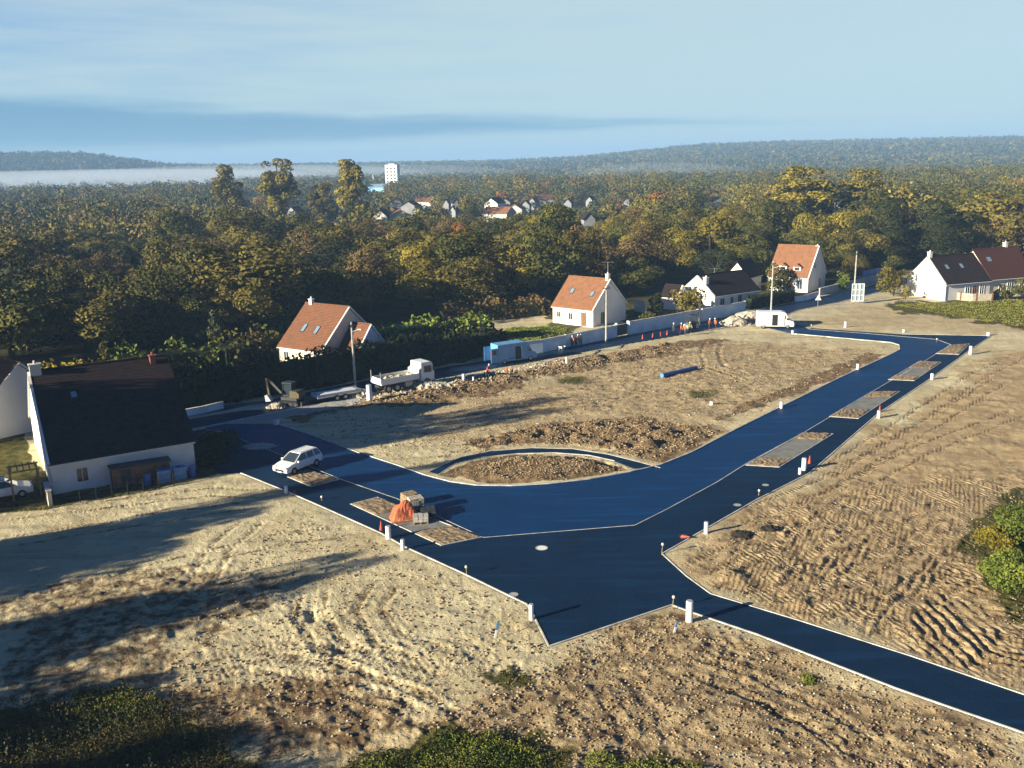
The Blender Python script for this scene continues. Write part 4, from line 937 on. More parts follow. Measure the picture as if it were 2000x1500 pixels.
# the big bramble at the right edge
bt = G(2010, 1110)
for i, (px, py, h, w, k, lab) in enumerate([(2030,1075,3.2,6.4,'lime','large yellow green bush, upper part of the right edge thicket'),(1975,1150,1.9,3.6,'lime','dark green bush at the foot of the right edge thicket'),(2060,1175,1.2,3.8,'green','green bush at the lower right edge thicket'),(1945,1075,1.6,2.8,'yellow','low olive bush, left end of the right edge thicket')]):
    bush('wild_bush', lab, px, py, h, w, k, 7000, .17, 'bush', 'thicket at the right edge', puffs=34)

# ------------------------------------------------------------------ grass, weeds and clods (uncountable)
def scatter(poly, n, fn):
    P = pts(poly); x0 = min(p.x for p in P); x1 = max(p.x for p in P); y0 = min(p.y for p in P); y1 = max(p.y for p in P)
    X = rng.uniform(x0, x1, n * 6); Y = rng.uniform(y0, y1, n * 6); k = (sdist(X, Y, P) + fbm(X / 1.2, Y / 1.2, 301, 3) * 3.2 + fbm(X / .3, Y / .3, 305, 2) * 1.6) < 0; X = X[k][:n]; Y = Y[k][:n]
    return X, Y
def gh_v(X, Y):
    r = np.hypot(X, Y); a = np.degrees(np.arctan2(X, Y)); return gz[np.clip(np.searchsorted(rr, r), 0, nr - 1), np.clip(np.searchsorted(aa, a), 0, na - 1)]
def blades(name, polys, mats_, label, up=.6):
    VV = []; MI = []
    for poly, n, h, s, mi in polys:
        X, Y = scatter(poly, n, None); Z = gh_v(X, Y); hh = rng.uniform(.1, 1, len(X)) ** 1.6 * h
        P = np.stack([X, Y, Z + hh], -1); V = leaf_quads(P, s, np.stack([rng.normal(size=len(X)), rng.normal(size=len(X)), np.full(len(X), .5)], -1), .5, .45); VV.append(V); MI.append(np.full(len(X), mi))
    V = np.concatenate(VV); me = np_mesh(name, V, quads_of(len(V) // 4), mats_); me.polygons.foreach_set('material_index', np.concatenate(MI).astype(np.int32))
    o = bpy.data.objects.new(name, me); COL.objects.link(o); return tag(o, label, 'weeds', kind='stuff')
LW = [(-60,1395),(60,1375),(180,1365),(240,1350),(330,1385),(430,1440),(560,1530),(-60,1560)]
blades('weeds', [(LW, 9000, .8, .11, 0), (LW, 9000, .6, .12, 2), ([(120,1385),(180,1355),(260,1352),(320,1385),(230,1420)], 5000, .4, .12, 1),
     ([(640,1500),(700,1470),(860,1430),(1040,1440),(1100,1475),(1120,1540),(620,1540)], 9000, .26, .11, 0), ([(700,1500),(860,1440),(1000,1445),(1080,1480),(1080,1520),(700,1530)], 7000, .30, .11, 1),
     ([(1150,1540),(1180,1480),(1300,1470),(1420,1520),(1400,1560)], 4000, .22, .11, 1), ([(935,1320),(1000,1300),(1045,1330),(1000,1350)], 700, .07, .1, 0), ([(1568,1315),(1600,1318),(1592,1335),(1572,1335)], 500, .2, .1, 1)],
     [FOL['green'][0], FOL['lime'][0], FOL['brown'][0]], 'green and brown weeds along the bottom of the plots')
blades('field_grass', [([(1745,597),(1850,590),(2100,580),(2200,640),(1980,636),(1840,614)], 9000, .08, .22, 1), ([(1745,597),(1850,590),(2100,580),(2200,640),(1980,636),(1840,614)], 9000, .12, .25, 2), ([(960,655),(1000,640),(1090,636),(1110,650),(1000,672),(940,682)], 7000, .15, .22, 1), ([(1100,732),(1150,735),(1140,750),(1090,745)], 900, .15, .16, 0), ([(1345,765),(1400,762),(1390,778),(1345,778)], 500, .15, .16, 0)],
     [FOL['green'][0], FOL['lime'][0], FOL['olive'][0]], 'short grass on the lawn and the far right field')
# tall dry stalks standing in the weedy corner
SV = []; X, Y = scatter([(-40,1430),(120,1400),(330,1410),(440,1480),(500,1530),(-60,1560)], 230, None); Z = gh_v(X, Y)
for x, y, z_ in zip(X, Y, Z):
    hh = random.uniform(.5, 1.35); k = int(hh * 26); zz = np.linspace(.05, hh, k)
    P_ = np.stack([x + zz * random.uniform(-.12, .12) + rng.normal(size=k) * .035, y + rng.normal(size=k) * .035, z_ + zz], -1); SV.append(leaf_quads(P_, .10, None, 1, .5))
V = np.concatenate(SV); o = bpy.data.objects.new('dry_stalks', np_mesh('dry_stalks', V, quads_of(len(V) // 4), [FOL['haze'][0]])); COL.objects.link(o); tag(o, 'tall dry weed stalks in the lower left corner', 'weeds', kind='stuff')
def clods(name, polys, m, label):
    ico = np.array([(0,0,1),(.9,0,.3),(.28,.85,.3),(-.72,.53,.3),(-.72,-.53,.3),(.28,-.85,.3),(0,0,-.5)]); tr = np.array([(0,1,2),(0,2,3),(0,3,4),(0,4,5),(0,5,1),(6,2,1),(6,3,2),(6,4,3),(6,5,4),(6,1,5)])
    VV = []; 
    for poly, n, s0, s1 in polys:
        X, Y = scatter(poly, n, None); kk = np.minimum.reduce([sdist(X, Y, FOOT), sdist(X, Y, CARR), sdist(X, Y, STREET), sdist(X, Y, CRES)]) > .25; X = X[kk]; Y = Y[kk]
        Z = gh_v(X, Y); s = s0 + (s1 - s0) * rng.uniform(0, 1, len(X)) ** 3; a = rng.uniform(0, 6.28, len(X))
        v = ico[None] * rng.uniform(.7, 1.3, (len(X), 7, 3)) * s[:, None, None]; c, t_ = np.cos(a)[:, None], np.sin(a)[:, None]
        v = np.stack([v[..., 0] * c - v[..., 1] * t_, v[..., 0] * t_ + v[..., 1] * c, v[..., 2] * .8], -1) + np.stack([X, Y, Z], -1)[:, None]
        VV.append(v.reshape(-1, 3))
    V = np.concatenate(VV); n = len(V) // 7; F = (tr[None] + 7 * np.arange(n)[:, None, None]).reshape(-1, 3)
    o = bpy.data.objects.new(name, np_mesh(name, V, F, m)); COL.objects.link(o); return tag(o, label, 'clods', kind='stuff')
BR = [(850,1440),(980,1320),(1150,1230),(1300,1200),(1380,1215),(1500,1260),(1760,1360),(2000,1440),(2000,1560),(800,1560)]
RT = [(1380,1150),(1330,1100),(1400,1050),(1600,940),(2050,950),(2100,1420),(1800,1282)]
LF = [(300,1330),(560,1000),(900,1130),(1030,1190),(1070,1270),(850,1440),(560,1420)]
MID = [(560,812),(900,745),(1330,668),(1740,680),(1430,835),(1290,900),(850,925),(640,850)]
clods('soil_clods', [(BR, 9000, .02, .11), (RT, 6000, .02, .10), (LF, 4000, .02, .13), (MID, 9000, .03, .14), ([(900,870),(1050,832),(1240,815),(1400,845),(1290,902),(1100,866)], 4500, .03, .16), ([(870,926),(1010,892),(1110,890),(1225,914),(1060,940)], 2500, .03, .13), ([(700,782),(900,742),(1300,672),(1290,692),(1100,728),(740,797)], 4500, .04, .2)],
      mat('clod_soil', (.20, .138, .076), .95, .2, .6, .3, base2=(.34, .26, .155)), 'brown soil clods strewn over the plots')
clods('pale_stones', [(BR, 900, .02, .09), (RT, 900, .02, .08), (LF, 900, .02, .09), (MID, 1500, .03, .13), ([(700,775),(900,735),(950,728),(1100,705),(1090,715),(720,785)], 1200, .05, .25)], M['pale_stone'], 'pale stones scattered over the bare plots')

# ------------------------------------------------------------------ street furniture and plot markers
def onp(px, py): g = G(px, py); return (g.x, g.y, gh(g.x, g.y))
def pole(px, py, h, label, arm=True, name='utility_pole', m='concrete', lamp=True):
    T = thing(name, label, 'pole', onp(px, py)); MB().tube((0, 0, -.3), (0, 0, h), .17, .10).build('shaft', M[m], T)
    if arm: MB().box((0, 0, h - .45), (1.3, .1, .1), .6).tube((-.4, -.28, h - .4), (-.4, -.28, h - .2), .05).tube((.4, .28, h - .4), (.4, .28, h - .2), .05).build('crossarm', M['dark_steel'], T)
    if lamp:
        b = MB(); b.tube((0, 0, h - 1.2), (.9, -.6, h - .8), .04); b.build('lamp_arm', M['steel'], T); MB().box((1.1, -.72, h - .78), (.6, .25, .14), -.6).build('lamp_head', M['steel'], T)
pole(694, 756, 8.0, 'grey pole before the dark hedge, left of the tipper truck')
pole(1184, 668, 8.4, 'pale pole before the orange roofed house gable', lamp=False)
pole(1506, 607, 8.6, 'pale pole left of the dormer house, behind the white van')
pole(1667, 590, 9.0, 'tall pole by the lattice sign at the far street end', lamp=False)
pole(1367, 632, 3.4, 'short dark post in the gap of the street wall', arm=False, m='dark_steel', lamp=False)
def antenna(x, y, z, label):
    T = thing('tv_antenna', label, 'antenna', (x, y, z)); MB().tube((0, 0, 0), (0, 0, 2.0), .04).build('mast', M['steel'], T)
    b = MB(); b.tube((-1.0, 0, 1.95), (1.0, 0, 1.95), .03)
    for i in range(6): b.tube((-.9 + i * .36, -.3, 1.95), (-.9 + i * .36, .3, 1.95), .02, n=4)
    b.build('aerial', M['steel'], T)
ax_ = h3.matrix_basis @ Vector((7.7, 4.6, 7.9)); antenna(ax_.x, ax_.y, ax_.z, 'antenna on the chimney of the orange roofed house')
ax_ = h4.matrix_basis @ Vector((7.0, 6.8, 4.2)); antenna(ax_.x, ax_.y, ax_.z, 'antenna on a tall mast behind the bungalow roof')
# lattice sign, triangular sign, manhole
T = thing('lattice_sign', 'white lattice panel on two posts at the far end of the street', 'sign', onp(1674, 594)); b = MB()
for x in (-1.0, 1.0): b.tube((x, 0, -.2), (x, 0, 3.5), .06)
b.build('post', M['steel'], T); b = MB()
for i in range(4): b.box((0, 0, .5 + i * 1.0), (2.2, .06, .16))
for i in range(4): b.box((-1.05 + i * .7, -.04, 2.0), (.12, .06, 3.1))
b.build('lattice', M['white_paint'], T); MB().box((0, .04, 2.0), (2.0, .04, 2.9)).build('panel', mat('pale_panel', (.34, .42, .50), .5, .1, 2, 0), T)
T = thing('triangle_sign', 'small white triangular road sign standing beside the street', 'sign', onp(1597, 600))
MB().tube((0, 0, -.2), (0, 0, 1.9), .04).build('post', M['steel'], T)
MB().prism([(-.55, 1.25), (.55, 1.25), (.0, 2.2)], -.08, -.04).build('plate', M['white_paint'], T)
def disc(name, label, px, py, r, m, cat='manhole'):
    g = G(px, py); T = thing(name, label, cat, (g.x, g.y, .02)); MB().tube((0, 0, -.05), (0, 0, .012), r, n=20).build('cover', m, T); 
    b = MB(); 
    for i in range(20):
        a, a2 = i * math.pi / 10, (i + 1) * math.pi / 10
        b.add([(r * math.cos(a), r * math.sin(a), .02), ((r + .08) * math.cos(a), (r + .08) * math.sin(a), .02), ((r + .08) * math.cos(a2), (r + .08) * math.sin(a2), .02), (r * math.cos(a2), r * math.sin(a2), .02)], [(0, 1, 2, 3)])
    b.build('rim', M['concrete'], T)
disc('manhole_cover', 'pale round manhole cover in the middle of the dark junction', 1058, 1071, .36, M['white_render'])
disc('manhole_cover', 'small cover by the path edge at the lower end of the plot', 1003, 1162, .22, M['concrete'])
disc('manhole_cover', 'small pale cover by the right footway edge', 1440, 987, .22, M['concrete'])
disc('manhole_cover', 'small cover on the road between the two bays at the right', 1495, 948, .20, M['concrete'])
# white upright tubes marking the service connections
def make_tube(label, p, h, r, tilt=0.0):
    T = thing('marker_tube', label, 'tube', p, random.uniform(0, 6), 'white upright tubes along the new road'); T.rotation_euler[0] = tilt
    b = MB(); b.tube((0, 0, -.2), (0, 0, 1.0), 1, n=14); o = b.build('tube_wall', M['pvc'], T); o.scale = (r, r, h)
    c_ = MB(); c_.tube((0, 0, 1.0), (0, 0, 1.03), .82, n=14); o2 = c_.build('tube_mouth', M['grey_pvc'], T); o2.scale = (r, r, h); return T
mt = None
for px, py, h, r, lab in [(1346,1216,1.25,.20,'thick white tube at the corner where the path leaves the junction'),(1038,1210,.95,.14,'white tube at the corner of the dark junction stub'),(1379,1042,.85,.15,'white tube left of the two dark pits'),
    (1570,918,1.15,.20,'tall white tube with a red cone beside it'),(1562,926,.65,.13,'short white tube touching the tall one at the right'),(759,1052,1.0,.19,'thick white tube below the orange heap'),(787,1074,.75,.14,'shorter white tube below right of the orange heap'),
    (559,964,.65,.14,'white tube below the white car'),(1716,816,.75,.17,'white tube beside the third bay at the right'),(1820,741,.7,.18,'white tube beside the fourth bay at the right'),(1895,692,1.1,.2,'white tube at the far right bay corner'),
    (1675,722,.8,.17,'white tube at the inner kerb of the right road, upper one'),(1526,797,.8,.17,'white tube at the inner kerb of the right road, lower one'),(1651,640,.9,.2,'white tube on the dirt verge at the top'),(1548,652,.6,.2,'white tube at the kerb below the white van'),
    (1930,656,.6,.22,'white tube at the far right corner of the footway'),(1765,648,.4,.16,'small white tube on the verge near the far corner'),(1107,713,.75,.17,'white tube on the street bank below the worker group'),
    (906,749,.75,.2,'white tube on the bank right of the tipper truck'),(925,745,.5,.13,'small white tube beside the bank tube right of the truck'),(540,829,.6,.3,'squat white tube at the left end of the inner kerb'),(1390,790,.35,.2,'dark mouthed tube in the middle of the field')]:
    if mt is None: mt = make_tube(lab, onp(px, py), 1, 1); mt.scale = (r, r, h)
    else: dup(mt, onp(px, py), random.uniform(0, 6), lab, sc=(r, r, h))
make_tube('pale lit post standing behind the tipper truck', onp(722, 785), 1, 1).scale = (.3, .3, 1.9)
for T in [o for o in COL.objects if o.name.startswith('marker_tube')]:
    for ch in T.children: ch.scale = (1, 1, 1)
# stakes with pale heads, stakes with blue paint
def stake(px, py, h, label, head='stake_wood', name='survey_stake', hm='cream_render', lean=0.1):
    T = thing(name, label, 'stake', onp(px, py)); T.rotation_euler = (random.uniform(-lean, lean), random.uniform(-lean, lean), 0)
    MB().box((0, 0, h / 2 - .1), (.045, .045, h + .2)).build('shaft', M[head], T); MB().blob((0, 0, h + .04), .10, 10, .05).build('head', M[hm], T, True)
stake(911, 1123, .65, 'thin stake with pale head at the plot edge, left of the junction'); stake(1313, 1190, .75, 'thin stake with pale head left of the thick white tube')
stake(1292, 1083, .75, 'thin stake with pale head at the tip of the right plot'); stake(628, 978, .4, 'short stake with pale head by the white car bay'); stake(1481, 968, .5, 'short stake at the right footway edge below the tubes')
stake(575, 966, .3, 'tiny orange headed stake beside the tube below the white car', hm='red_pvc')
stake(1829, 668, .5, 'tiny stake by the far kerb bend'); stake(1585, 640, .35, 'tiny stake right of the white van')
def paint_stake(px, py, h, label):
    T = thing('painted_stake', label, 'stake', onp(px, py)); T.rotation_euler = (.1, .18, .3); MB().box((0, 0, h * .25), (.12, .03, h * .5)).build('shaft', M['white_paint'], T); MB().box((0, 0, h * .76), (.12, .032, h * .5)).build('blue_tip', M['lblue_pvc'], T)
paint_stake(967, 1245, 1.0, 'blue and white stake on the sandy plot left of the stub'); paint_stake(1317, 1238, .75, 'blue tipped stake just below the thick white tube')
# cones
def make_cone(label, p, h=.75, lying=False, group='traffic cones'):
    T = thing('traffic_cone', label, 'cone', p, random.uniform(0, 3), group)
    if lying: T.rotation_euler = (1.35, 0, .9); T.location.z += .18
    MB().box((0, 0, .02), (.42, .42, .05)).build('base', M['rubber'], T)
    MB().tube((0, 0, .05), (0, 0, h), .17, .03, 12).build('cone_body', M['red_pvc'], T); MB().tube((0, 0, h * .45), (0, 0, h * .68), .112, .075, 12).build('band', M['white_paint'], T); return T
c0 = make_cone('red cone tipped over beside the stake at the tip of the right plot', onp(1330, 1050), .7, True)
c0 = make_cone('red cone standing right of the tall white tube', onp(1581, 905), .8)
for px, py, lab in [(1718,805,'faint red cone beside the white tube by the third bay'),(745,1035,'small red cone left of the thick white tube'),(1255,662,'first small cone from the left on the street before the loader'),(1275,659,'second small cone from the left on the street before the loader'),(1290,657,'third small cone from the left on the street before the loader'),(1303,654,'fourth small cone from the left on the street before the loader'),(1326,650,'last small cone before the group of workers'),
    (990,728,'cone on the street edge below the pale blue van'),(1000,726,'red cone touching the one below the pale blue van'),(605,785,'red cone at the right foot of the digger')]:
    dup(c0, onp(px, py), 1.0, lab)
# blue pipe on the soil
a_, b_ = G(1294, 737), G(1360, 722); T = thing('blue_pipe', 'long blue pipe lying on the bare soil of the middle field', 'pipe', (a_.x, a_.y, gh(a_.x, a_.y))); d_ = b_ - a_
MB().tube((0, 0, .28), (d_.x, d_.y, .32), .24, .24, 12).build('pipe_wall', M['blue_pvc'], T); MB().tube((-.02 * d_.x, -.02 * d_.y, .28), (.0, .0, .28), .30, .30, 12).build('pipe_socket', M['lblue_pvc'], T)

# ------------------------------------------------------------------ vehicles
def wheel(T, x, y, r, w=.22):
    t_ = MB().tube((x, y - w / 2, r), (x, y + w / 2, r), r, n=16).build('wheel', M['rubber'], T)
    MB().tube((x, y - w / 2 - .01, r), (x, y + w / 2 + .01, r), r * .55, n=12).build('rim', M['steel'], t_)
def car(px, py, bearing, label):
    T = thing('estate_car', label, 'car', onp(px, py), R(90 - bearing)); T.location.z = .02
    b = MB(); prof = [(-2.15,.35),(-2.2,.75),(-2.1,1.0),(.95,1.02),(1.55,.93),(2.1,.78),(2.2,.55),(2.15,.3)]
    lay = [(0.90, .86), (0.90, -.86)]; b.prism(prof, -.88, .88)
    bm_o = b.build('body', M['white_paint'], T); bv = bm_o.modifiers.new('b', 'BEVEL'); bv.width = .08; bv.segments = 3
    ca = MB(); lo = [(-2.05, 1.0), (1.05, 1.0)]; 
    vs = [(-2.08,-.80,1.0),(1.10,-.80,1.0),(1.10,.80,1.0),(-2.08,.80,1.0),(-1.72,-.64,1.52),(.22,-.64,1.55),(.22,.64,1.55),(-1.72,.64,1.52)]
    ca.add(vs, [(0,1,5,4),(1,2,6,5),(2,3,7,6),(3,0,4,7)]); ca.build('glasshouse', M['glass'], T)
    r = MB().box((-.75, 0, 1.56), (1.98, 1.30, .06)); ro = r.build('roof', M['white_paint'], T)
    p_ = MB()
    for s in (-1, 1):
        for (x0, z0, x1, z1) in ((1.10, 1.0, .24, 1.55), (-2.08, 1.0, -1.74, 1.52), (-.35, 1.0, -.35, 1.54), (-1.25, 1.0, -1.2, 1.53)):
            p_.tube((x0, s * .80, z0), (x1, s * .64, z1), .045, n=6)
    p_.build('pillars', M['white_paint'], T)
    rb = MB()
    for s in (-1, 1): rb.tube((-1.6, s * .58, 1.63), (.1, s * .58, 1.63), .02)
    rb.build('roof_rails', M['steel'], T)
    for x in (-1.35, 1.32):
        for s in (-1, 1): wheel(T, x, s * .80, .33)
    for s in (-1, 1):
        MB().box((2.10, s * .62, .74), (.16, .36, .16)).build('headlight', M['headlamp'], T); MB().box((-2.15, s * .72, .85), (.1, .18, .34)).build('tail_light', M['tail_red'], T)
        MB().box((.85, s * .98, 1.05), (.14, .2, .14)).build('mirror', M['white_paint'], T)
    MB().box((2.17, 0, .5), (.08, 1.0, .2)).build('grille', M['black_paint'], T)
    MB().box((2.2, 0, .38), (.03, .5, .11)).build('number_plate', M['frame'], T)
    return T
car(583, 916, 213, 'white estate car parked on the dark road beside the first bay')
cc = car(8, 972, 60, 'bluish white car roof at the left edge below the dark house')
def tipper(px, py, bearing, label):
    T = thing('tipper_truck', label, 'truck', onp(px, py), R(90 - bearing)); T.location.z = 0
    MB().box((0, 0, .78), (7.0, .9, .22)).build('chassis', M['dark_steel'], T)
    cb = MB(); cb.prism([(1.9,.6),(3.75,.6),(3.8,1.5),(3.55,2.75),(3.3,2.95),(1.9,2.95)], -1.15, 1.15); c = cb.build('cab', M['white_paint'], T); bv = c.modifiers.new('b', 'BEVEL'); bv.width = .08; bv.segments = 2
    MB().add([(3.83,-1.0,1.65),(3.83,1.0,1.65),(3.62,.95,2.6),(3.62,-.95,2.6)], [(0,1,2,3)]).build('windscreen', M['glass'], c)
    for s in (-1, 1):
        MB().box((2.85, s * 1.16, 2.1), (1.0, .03, .8)).build('side_window', M['glass'], c); MB().box((3.8, s * .8, 1.0), (.1, .3, .2)).build('headlight', M['headlamp'], c)
        MB().box((3.6, s * 1.32, 2.1), (.12, .2, .5)).build('mirror', M['black_paint'], c)
    MB().box((3.8, 0, .62), (.2, 2.2, .35)).build('bumper', M['grey_pvc'], T)
    bd = MB(); L0, L1 = -3.5, 1.6; bd.box((-.95, 0, 1.12), (5.1, 2.3, .12))
    for s in (-1, 1): bd.box((-.95, s * 1.15, 1.48), (5.1, .07, .62))
    bd.box((1.6, 0, 1.65), (.1, 2.37, .95)); bd.box((-3.5, 0, 1.5), (.08, 2.3, .6), 0, .35); bo = bd.build('tipping_body', M['white_paint'], T)
    MB().add([(1.55,-1.1,2.1),(1.55,1.1,2.1),(2.1,1.1,2.5),(2.1,-1.1,2.5),(1.55,-1.1,2.05),(1.55,1.1,2.05),(2.1,1.1,2.45),(2.1,-1.1,2.45)], [(0,1,2,3),(4,5,6,7)]).build('headboard', M['white_paint'], bo)
    gb = MB()
    for i in range(26): gb.blob((random.uniform(-3.2, 1.2), random.uniform(-.9, .9), 1.25 + random.uniform(0, .15)), random.uniform(.25, .45), 6, .2)
    tag(gb.build('gravel_load', M['pale_stone'], None), 'low load of pale gravel in the tipper truck bed', 'gravel').location = (0, 0, 0)
    gl = [o for o in COL.objects if o.name.startswith('gravel_load')][-1]; gl.location = T.location; gl.rotation_euler = T.rotation_euler
    for s in (-1, 1):
        pl = MB(); pl.box((-3.55, s * 1.1, 1.9), (.1, .1, 1.4)); pl.build('rear_post', M['steel'], bo)
    for x in (2.7, -1.4, -2.6):
        for s in (-1, 1): wheel(T, x, s * 1.0, .5, .32)
    MB().box((.2, -1.05, .7), (1.0, .3, .5)).build('fuel_tank', M['steel'], T)
    return T
tipper(787, 758, 52, 'white tipper truck with its bed to the left, beside the dark hedge')
def van(px, py, bearing, label, m, open_=False, cage=False, L=5.6, H=2.5, name='panel_van'):
    T = thing(name, label, 'van', onp(px, py), R(90 - bearing)); T.location.z = 0; f = L / 2
    b = MB(); b.prism([(-f,.35),(-f,H),(f-1.9,H),(f-1.3,H-.15),(f-.75,1.35),(f-.1,1.1),(f,.7),(f-.05,.32)], -.98, .98); bo = b.build('body', m, T); bv = bo.modifiers.new('b', 'BEVEL'); bv.width = .07; bv.segments = 2
    MB().add([(f-.70,-.85,1.38),(f-.70,.85,1.38),(f-1.24,.80,H-.2),(f-1.24,-.80,H-.2)], [(0,1,2,3)]).build('windscreen', M['glass'], T)
    for s in (-1, 1):
        MB().box((f - 1.7, s * .985, 1.75), (.75, .03, .55)).build('side_window', M['glass'], T); MB().box((f - .06, s * .7, .85), (.1, .3, .2)).build('headlight', M['headlamp'], T)
        MB().box((f - 1.15, s * 1.12, 1.55), (.12, .2, .3)).build('mirror', M['black_paint'], T); MB().box((-f - .01, s * .85, 1.2), (.05, .15, .5)).build('tail_light', M['tail_red'], T)
    for x in (-f + 1.0, f - 1.0):
        for s in (-1, 1): wheel(T, x, s * .86, .36, .24)
    MB().box((0, -.985, .75), (L * .5, .03, .06)).build('side_strip', M['black_paint'], T)
    if open_:
        MB().box((f - 2.9, -.99, 1.35), (.85, .04, 1.7)).build('door_opening', M['black_paint'], T); MB().box((f - 2.0, -1.06, 1.35), (.95, .05, 1.7)).build('sliding_door', m, T)
    if cage:
        for s in (-1, 1): MB().box((-f - .5, s * .95, 1.35), (.95, .06, 1.85)).build('rear_door', m, T); MB().box((-f - .5, s * 1.0, 1.75), (.6, .05, .6)).build('rear_pane', M['glass'], T)
    return T
van(1004, 706, 60, 'pale blue van with open side and rear doors on the street', M['blue_paint'], True, True, 6.0, 2.7)
van(1513, 640, 100, 'white van beside the kerb at the top of the field', M['white_paint'], True, False, 5.6, 2.6)
# excavator
T = thing('mini_excavator', 'dark mini excavator with a folded arm before the hedge', 'excavator', onp(572, 789), R(160)); 
for s in (-1, 1):
    b = MB(); b.prism([(-1.3,.25),(-1.05,.0),(1.05,.0),(1.3,.25),(1.3,.45),(1.05,.62),(-1.05,.62),(-1.3,.45)], s * .75 - .2, s * .75 + .2); tr_ = b.build('track', M['rubber'], T)
    for x in (-.95, -.3, .3, .95): MB().tube((x, s * .75 - .22, .3), (x, s * .75 + .22, .3), .17, n=10).build('roller', M['dark_steel'], tr_)
MB().box((0, 0, .85), (2.0, 1.5, .35)).build('turntable', M['dark_steel'], T)
MB().prism([(-1.3,1.0),(-1.35,1.5),(-1.0,1.75),(-.2,1.75),(-.1,1.0)], -.75, .75).build('engine_cover', M['yellow_paint'], T)
cb = MB()
for x in (-.1, 1.0):
    for y in (-.7, .25): cb.tube((x, y, 1.0), (x * .95, y, 2.5), .05)
cb.box((.45, -.22, 2.53), (1.25, 1.05, .1)); cb.box((.45, -.22, 1.05), (1.2, 1.0, .15)); cc_ = cb.build('cab', M['dark_steel'], T); MB().box((.45, -.22, 1.8), (1.0, .9, 1.2)).build('cab_glass', M['glass'], cc_)
b = MB(); b.box((1.75, .5, 2.15), (2.1, .22, .28), 0, -.75); b.build('boom', M['dark_steel'], T); b = MB(); b.box((2.75, .5, 2.05), (.2, .2, 1.9), 0, .12); b.build('arm', M['yellow_paint'], T)
MB().prism([(2.3,.45),(3.0,.35),(3.1,1.05),(2.75,1.15)], .2, .8).build('bucket', M['steel'], T)
MB().prism([(-1.75,.1),(-1.6,.1),(-1.6,.7),(-1.7,.65)], -.9, .9).build('blade', M['dark_steel'], T)
# white trailer with pipes
T = thing('flat_trailer', 'low white flat trailer between the digger and the truck', 'trailer', onp(660, 778), R(90 - 56)); T.location.z = 0
MB().box((0, 0, .62), (5.6, 1.9, .14)).build('deck', M['white_paint'], T); b = MB()
for s in (-1, 1): b.box((0, s * .95, .8), (5.6, .06, .24))
b.build('side_rail', M['steel'], T); MB().tube((2.8, 0, .6), (4.3, 0, .5), .07).build('drawbar', M['dark_steel'], T)
for x in (-.5, .5):
    for s in (-1, 1): wheel(T, x, s * .95, .33)
for i in range(7):
    c, s_ = math.cos(R(34)), math.sin(R(34)); o = Vector(onp(660, 778)); y = -.6 + .2 * i
    k = MB().tube((-2.3 + .2 * (i % 3), y, .0), (2.0 + .1 * (i % 2), y, 0), .10, n=10).build('white_pipe', M['pvc'])
    tag(k, 'white pipe on the low trailer, %s from the street side' % ORD[i].replace('front', 'first'), 'pipe', 'white pipes on the trailer'); k.location = (o.x, o.y, .82); k.rotation_euler = (0, 0, R(34))
def heap(name, label, px, py, r, h, m, n=60, cat='heap', sq=1.0, st=(.12, .35)):
    o = Vector(onp(px, py)); b = MB(); 
    for i in range(n):
        a = random.uniform(0, 6.28); d = r * math.sqrt(random.random()); z = h * (1 - d / r) * random.uniform(.4, 1); b.blob((d * math.cos(a), d * sq * math.sin(a), z), random.uniform(*st), 6, .25)
    b.blob((0, 0, 0), 1, 12, .08, (r * .85, r * sq * .85, h * .9)); k = b.build(name, m); k.location = o; return tag(k, label, cat)
heap('rubble_heap', 'pale rubble heap left of the tipper truck rear', 705, 772, 1.3, .9, M['pale_stone'])
heap('rubble_heap', 'low strip of pale rubble on the bank right of the truck', 845, 757, 3.0, .5, M['pale_stone'], 90, sq=.4)
heap('sand_heap', 'beige sand heap on the street left of the white van', 1436, 632, 2.4, 1.5, M['pale_stone'], 70)
heap('sand_heap', 'long low sandy mound behind the white van', 1465, 618, 3.2, 1.2, M['pale_stone'], 80, sq=.6)
heap('spoil_heap', 'small brown spoil heap at the digger bucket', 540, 795, 1.0, .7, M['pale_stone'], 40)
heap('brush_pile', 'brownish heap of brush by the corner of the dark house', 416, 853, 1.6, .8, M['stake_wood'], 70, sq=.5, st=(.08, .2))
heap('rubble_heap', 'grey rubble beside the road entrance near the white car', 505, 872, 1.9, .28, M['concrete'], 90, sq=.7, st=(.05, .14))
M['pit_shade'] = mat('pit_shade', (.035, .028, .02), .95, .2, 4, .3)  # near-black colour stands in for the shade inside two pits
heap('pit_shade_mound', 'small nearly black mound as pit shade, right of the white tube, left one of two', 1448, 1046, .8, .28, M['pit_shade'], 50, st=(.08, .2))
heap('pit_shade_mound', 'small nearly black mound as pit shade, right one of two on the right plot', 1503, 1036, .7, .22, M['pit_shade'], 40, sq=.6, st=(.06, .18))
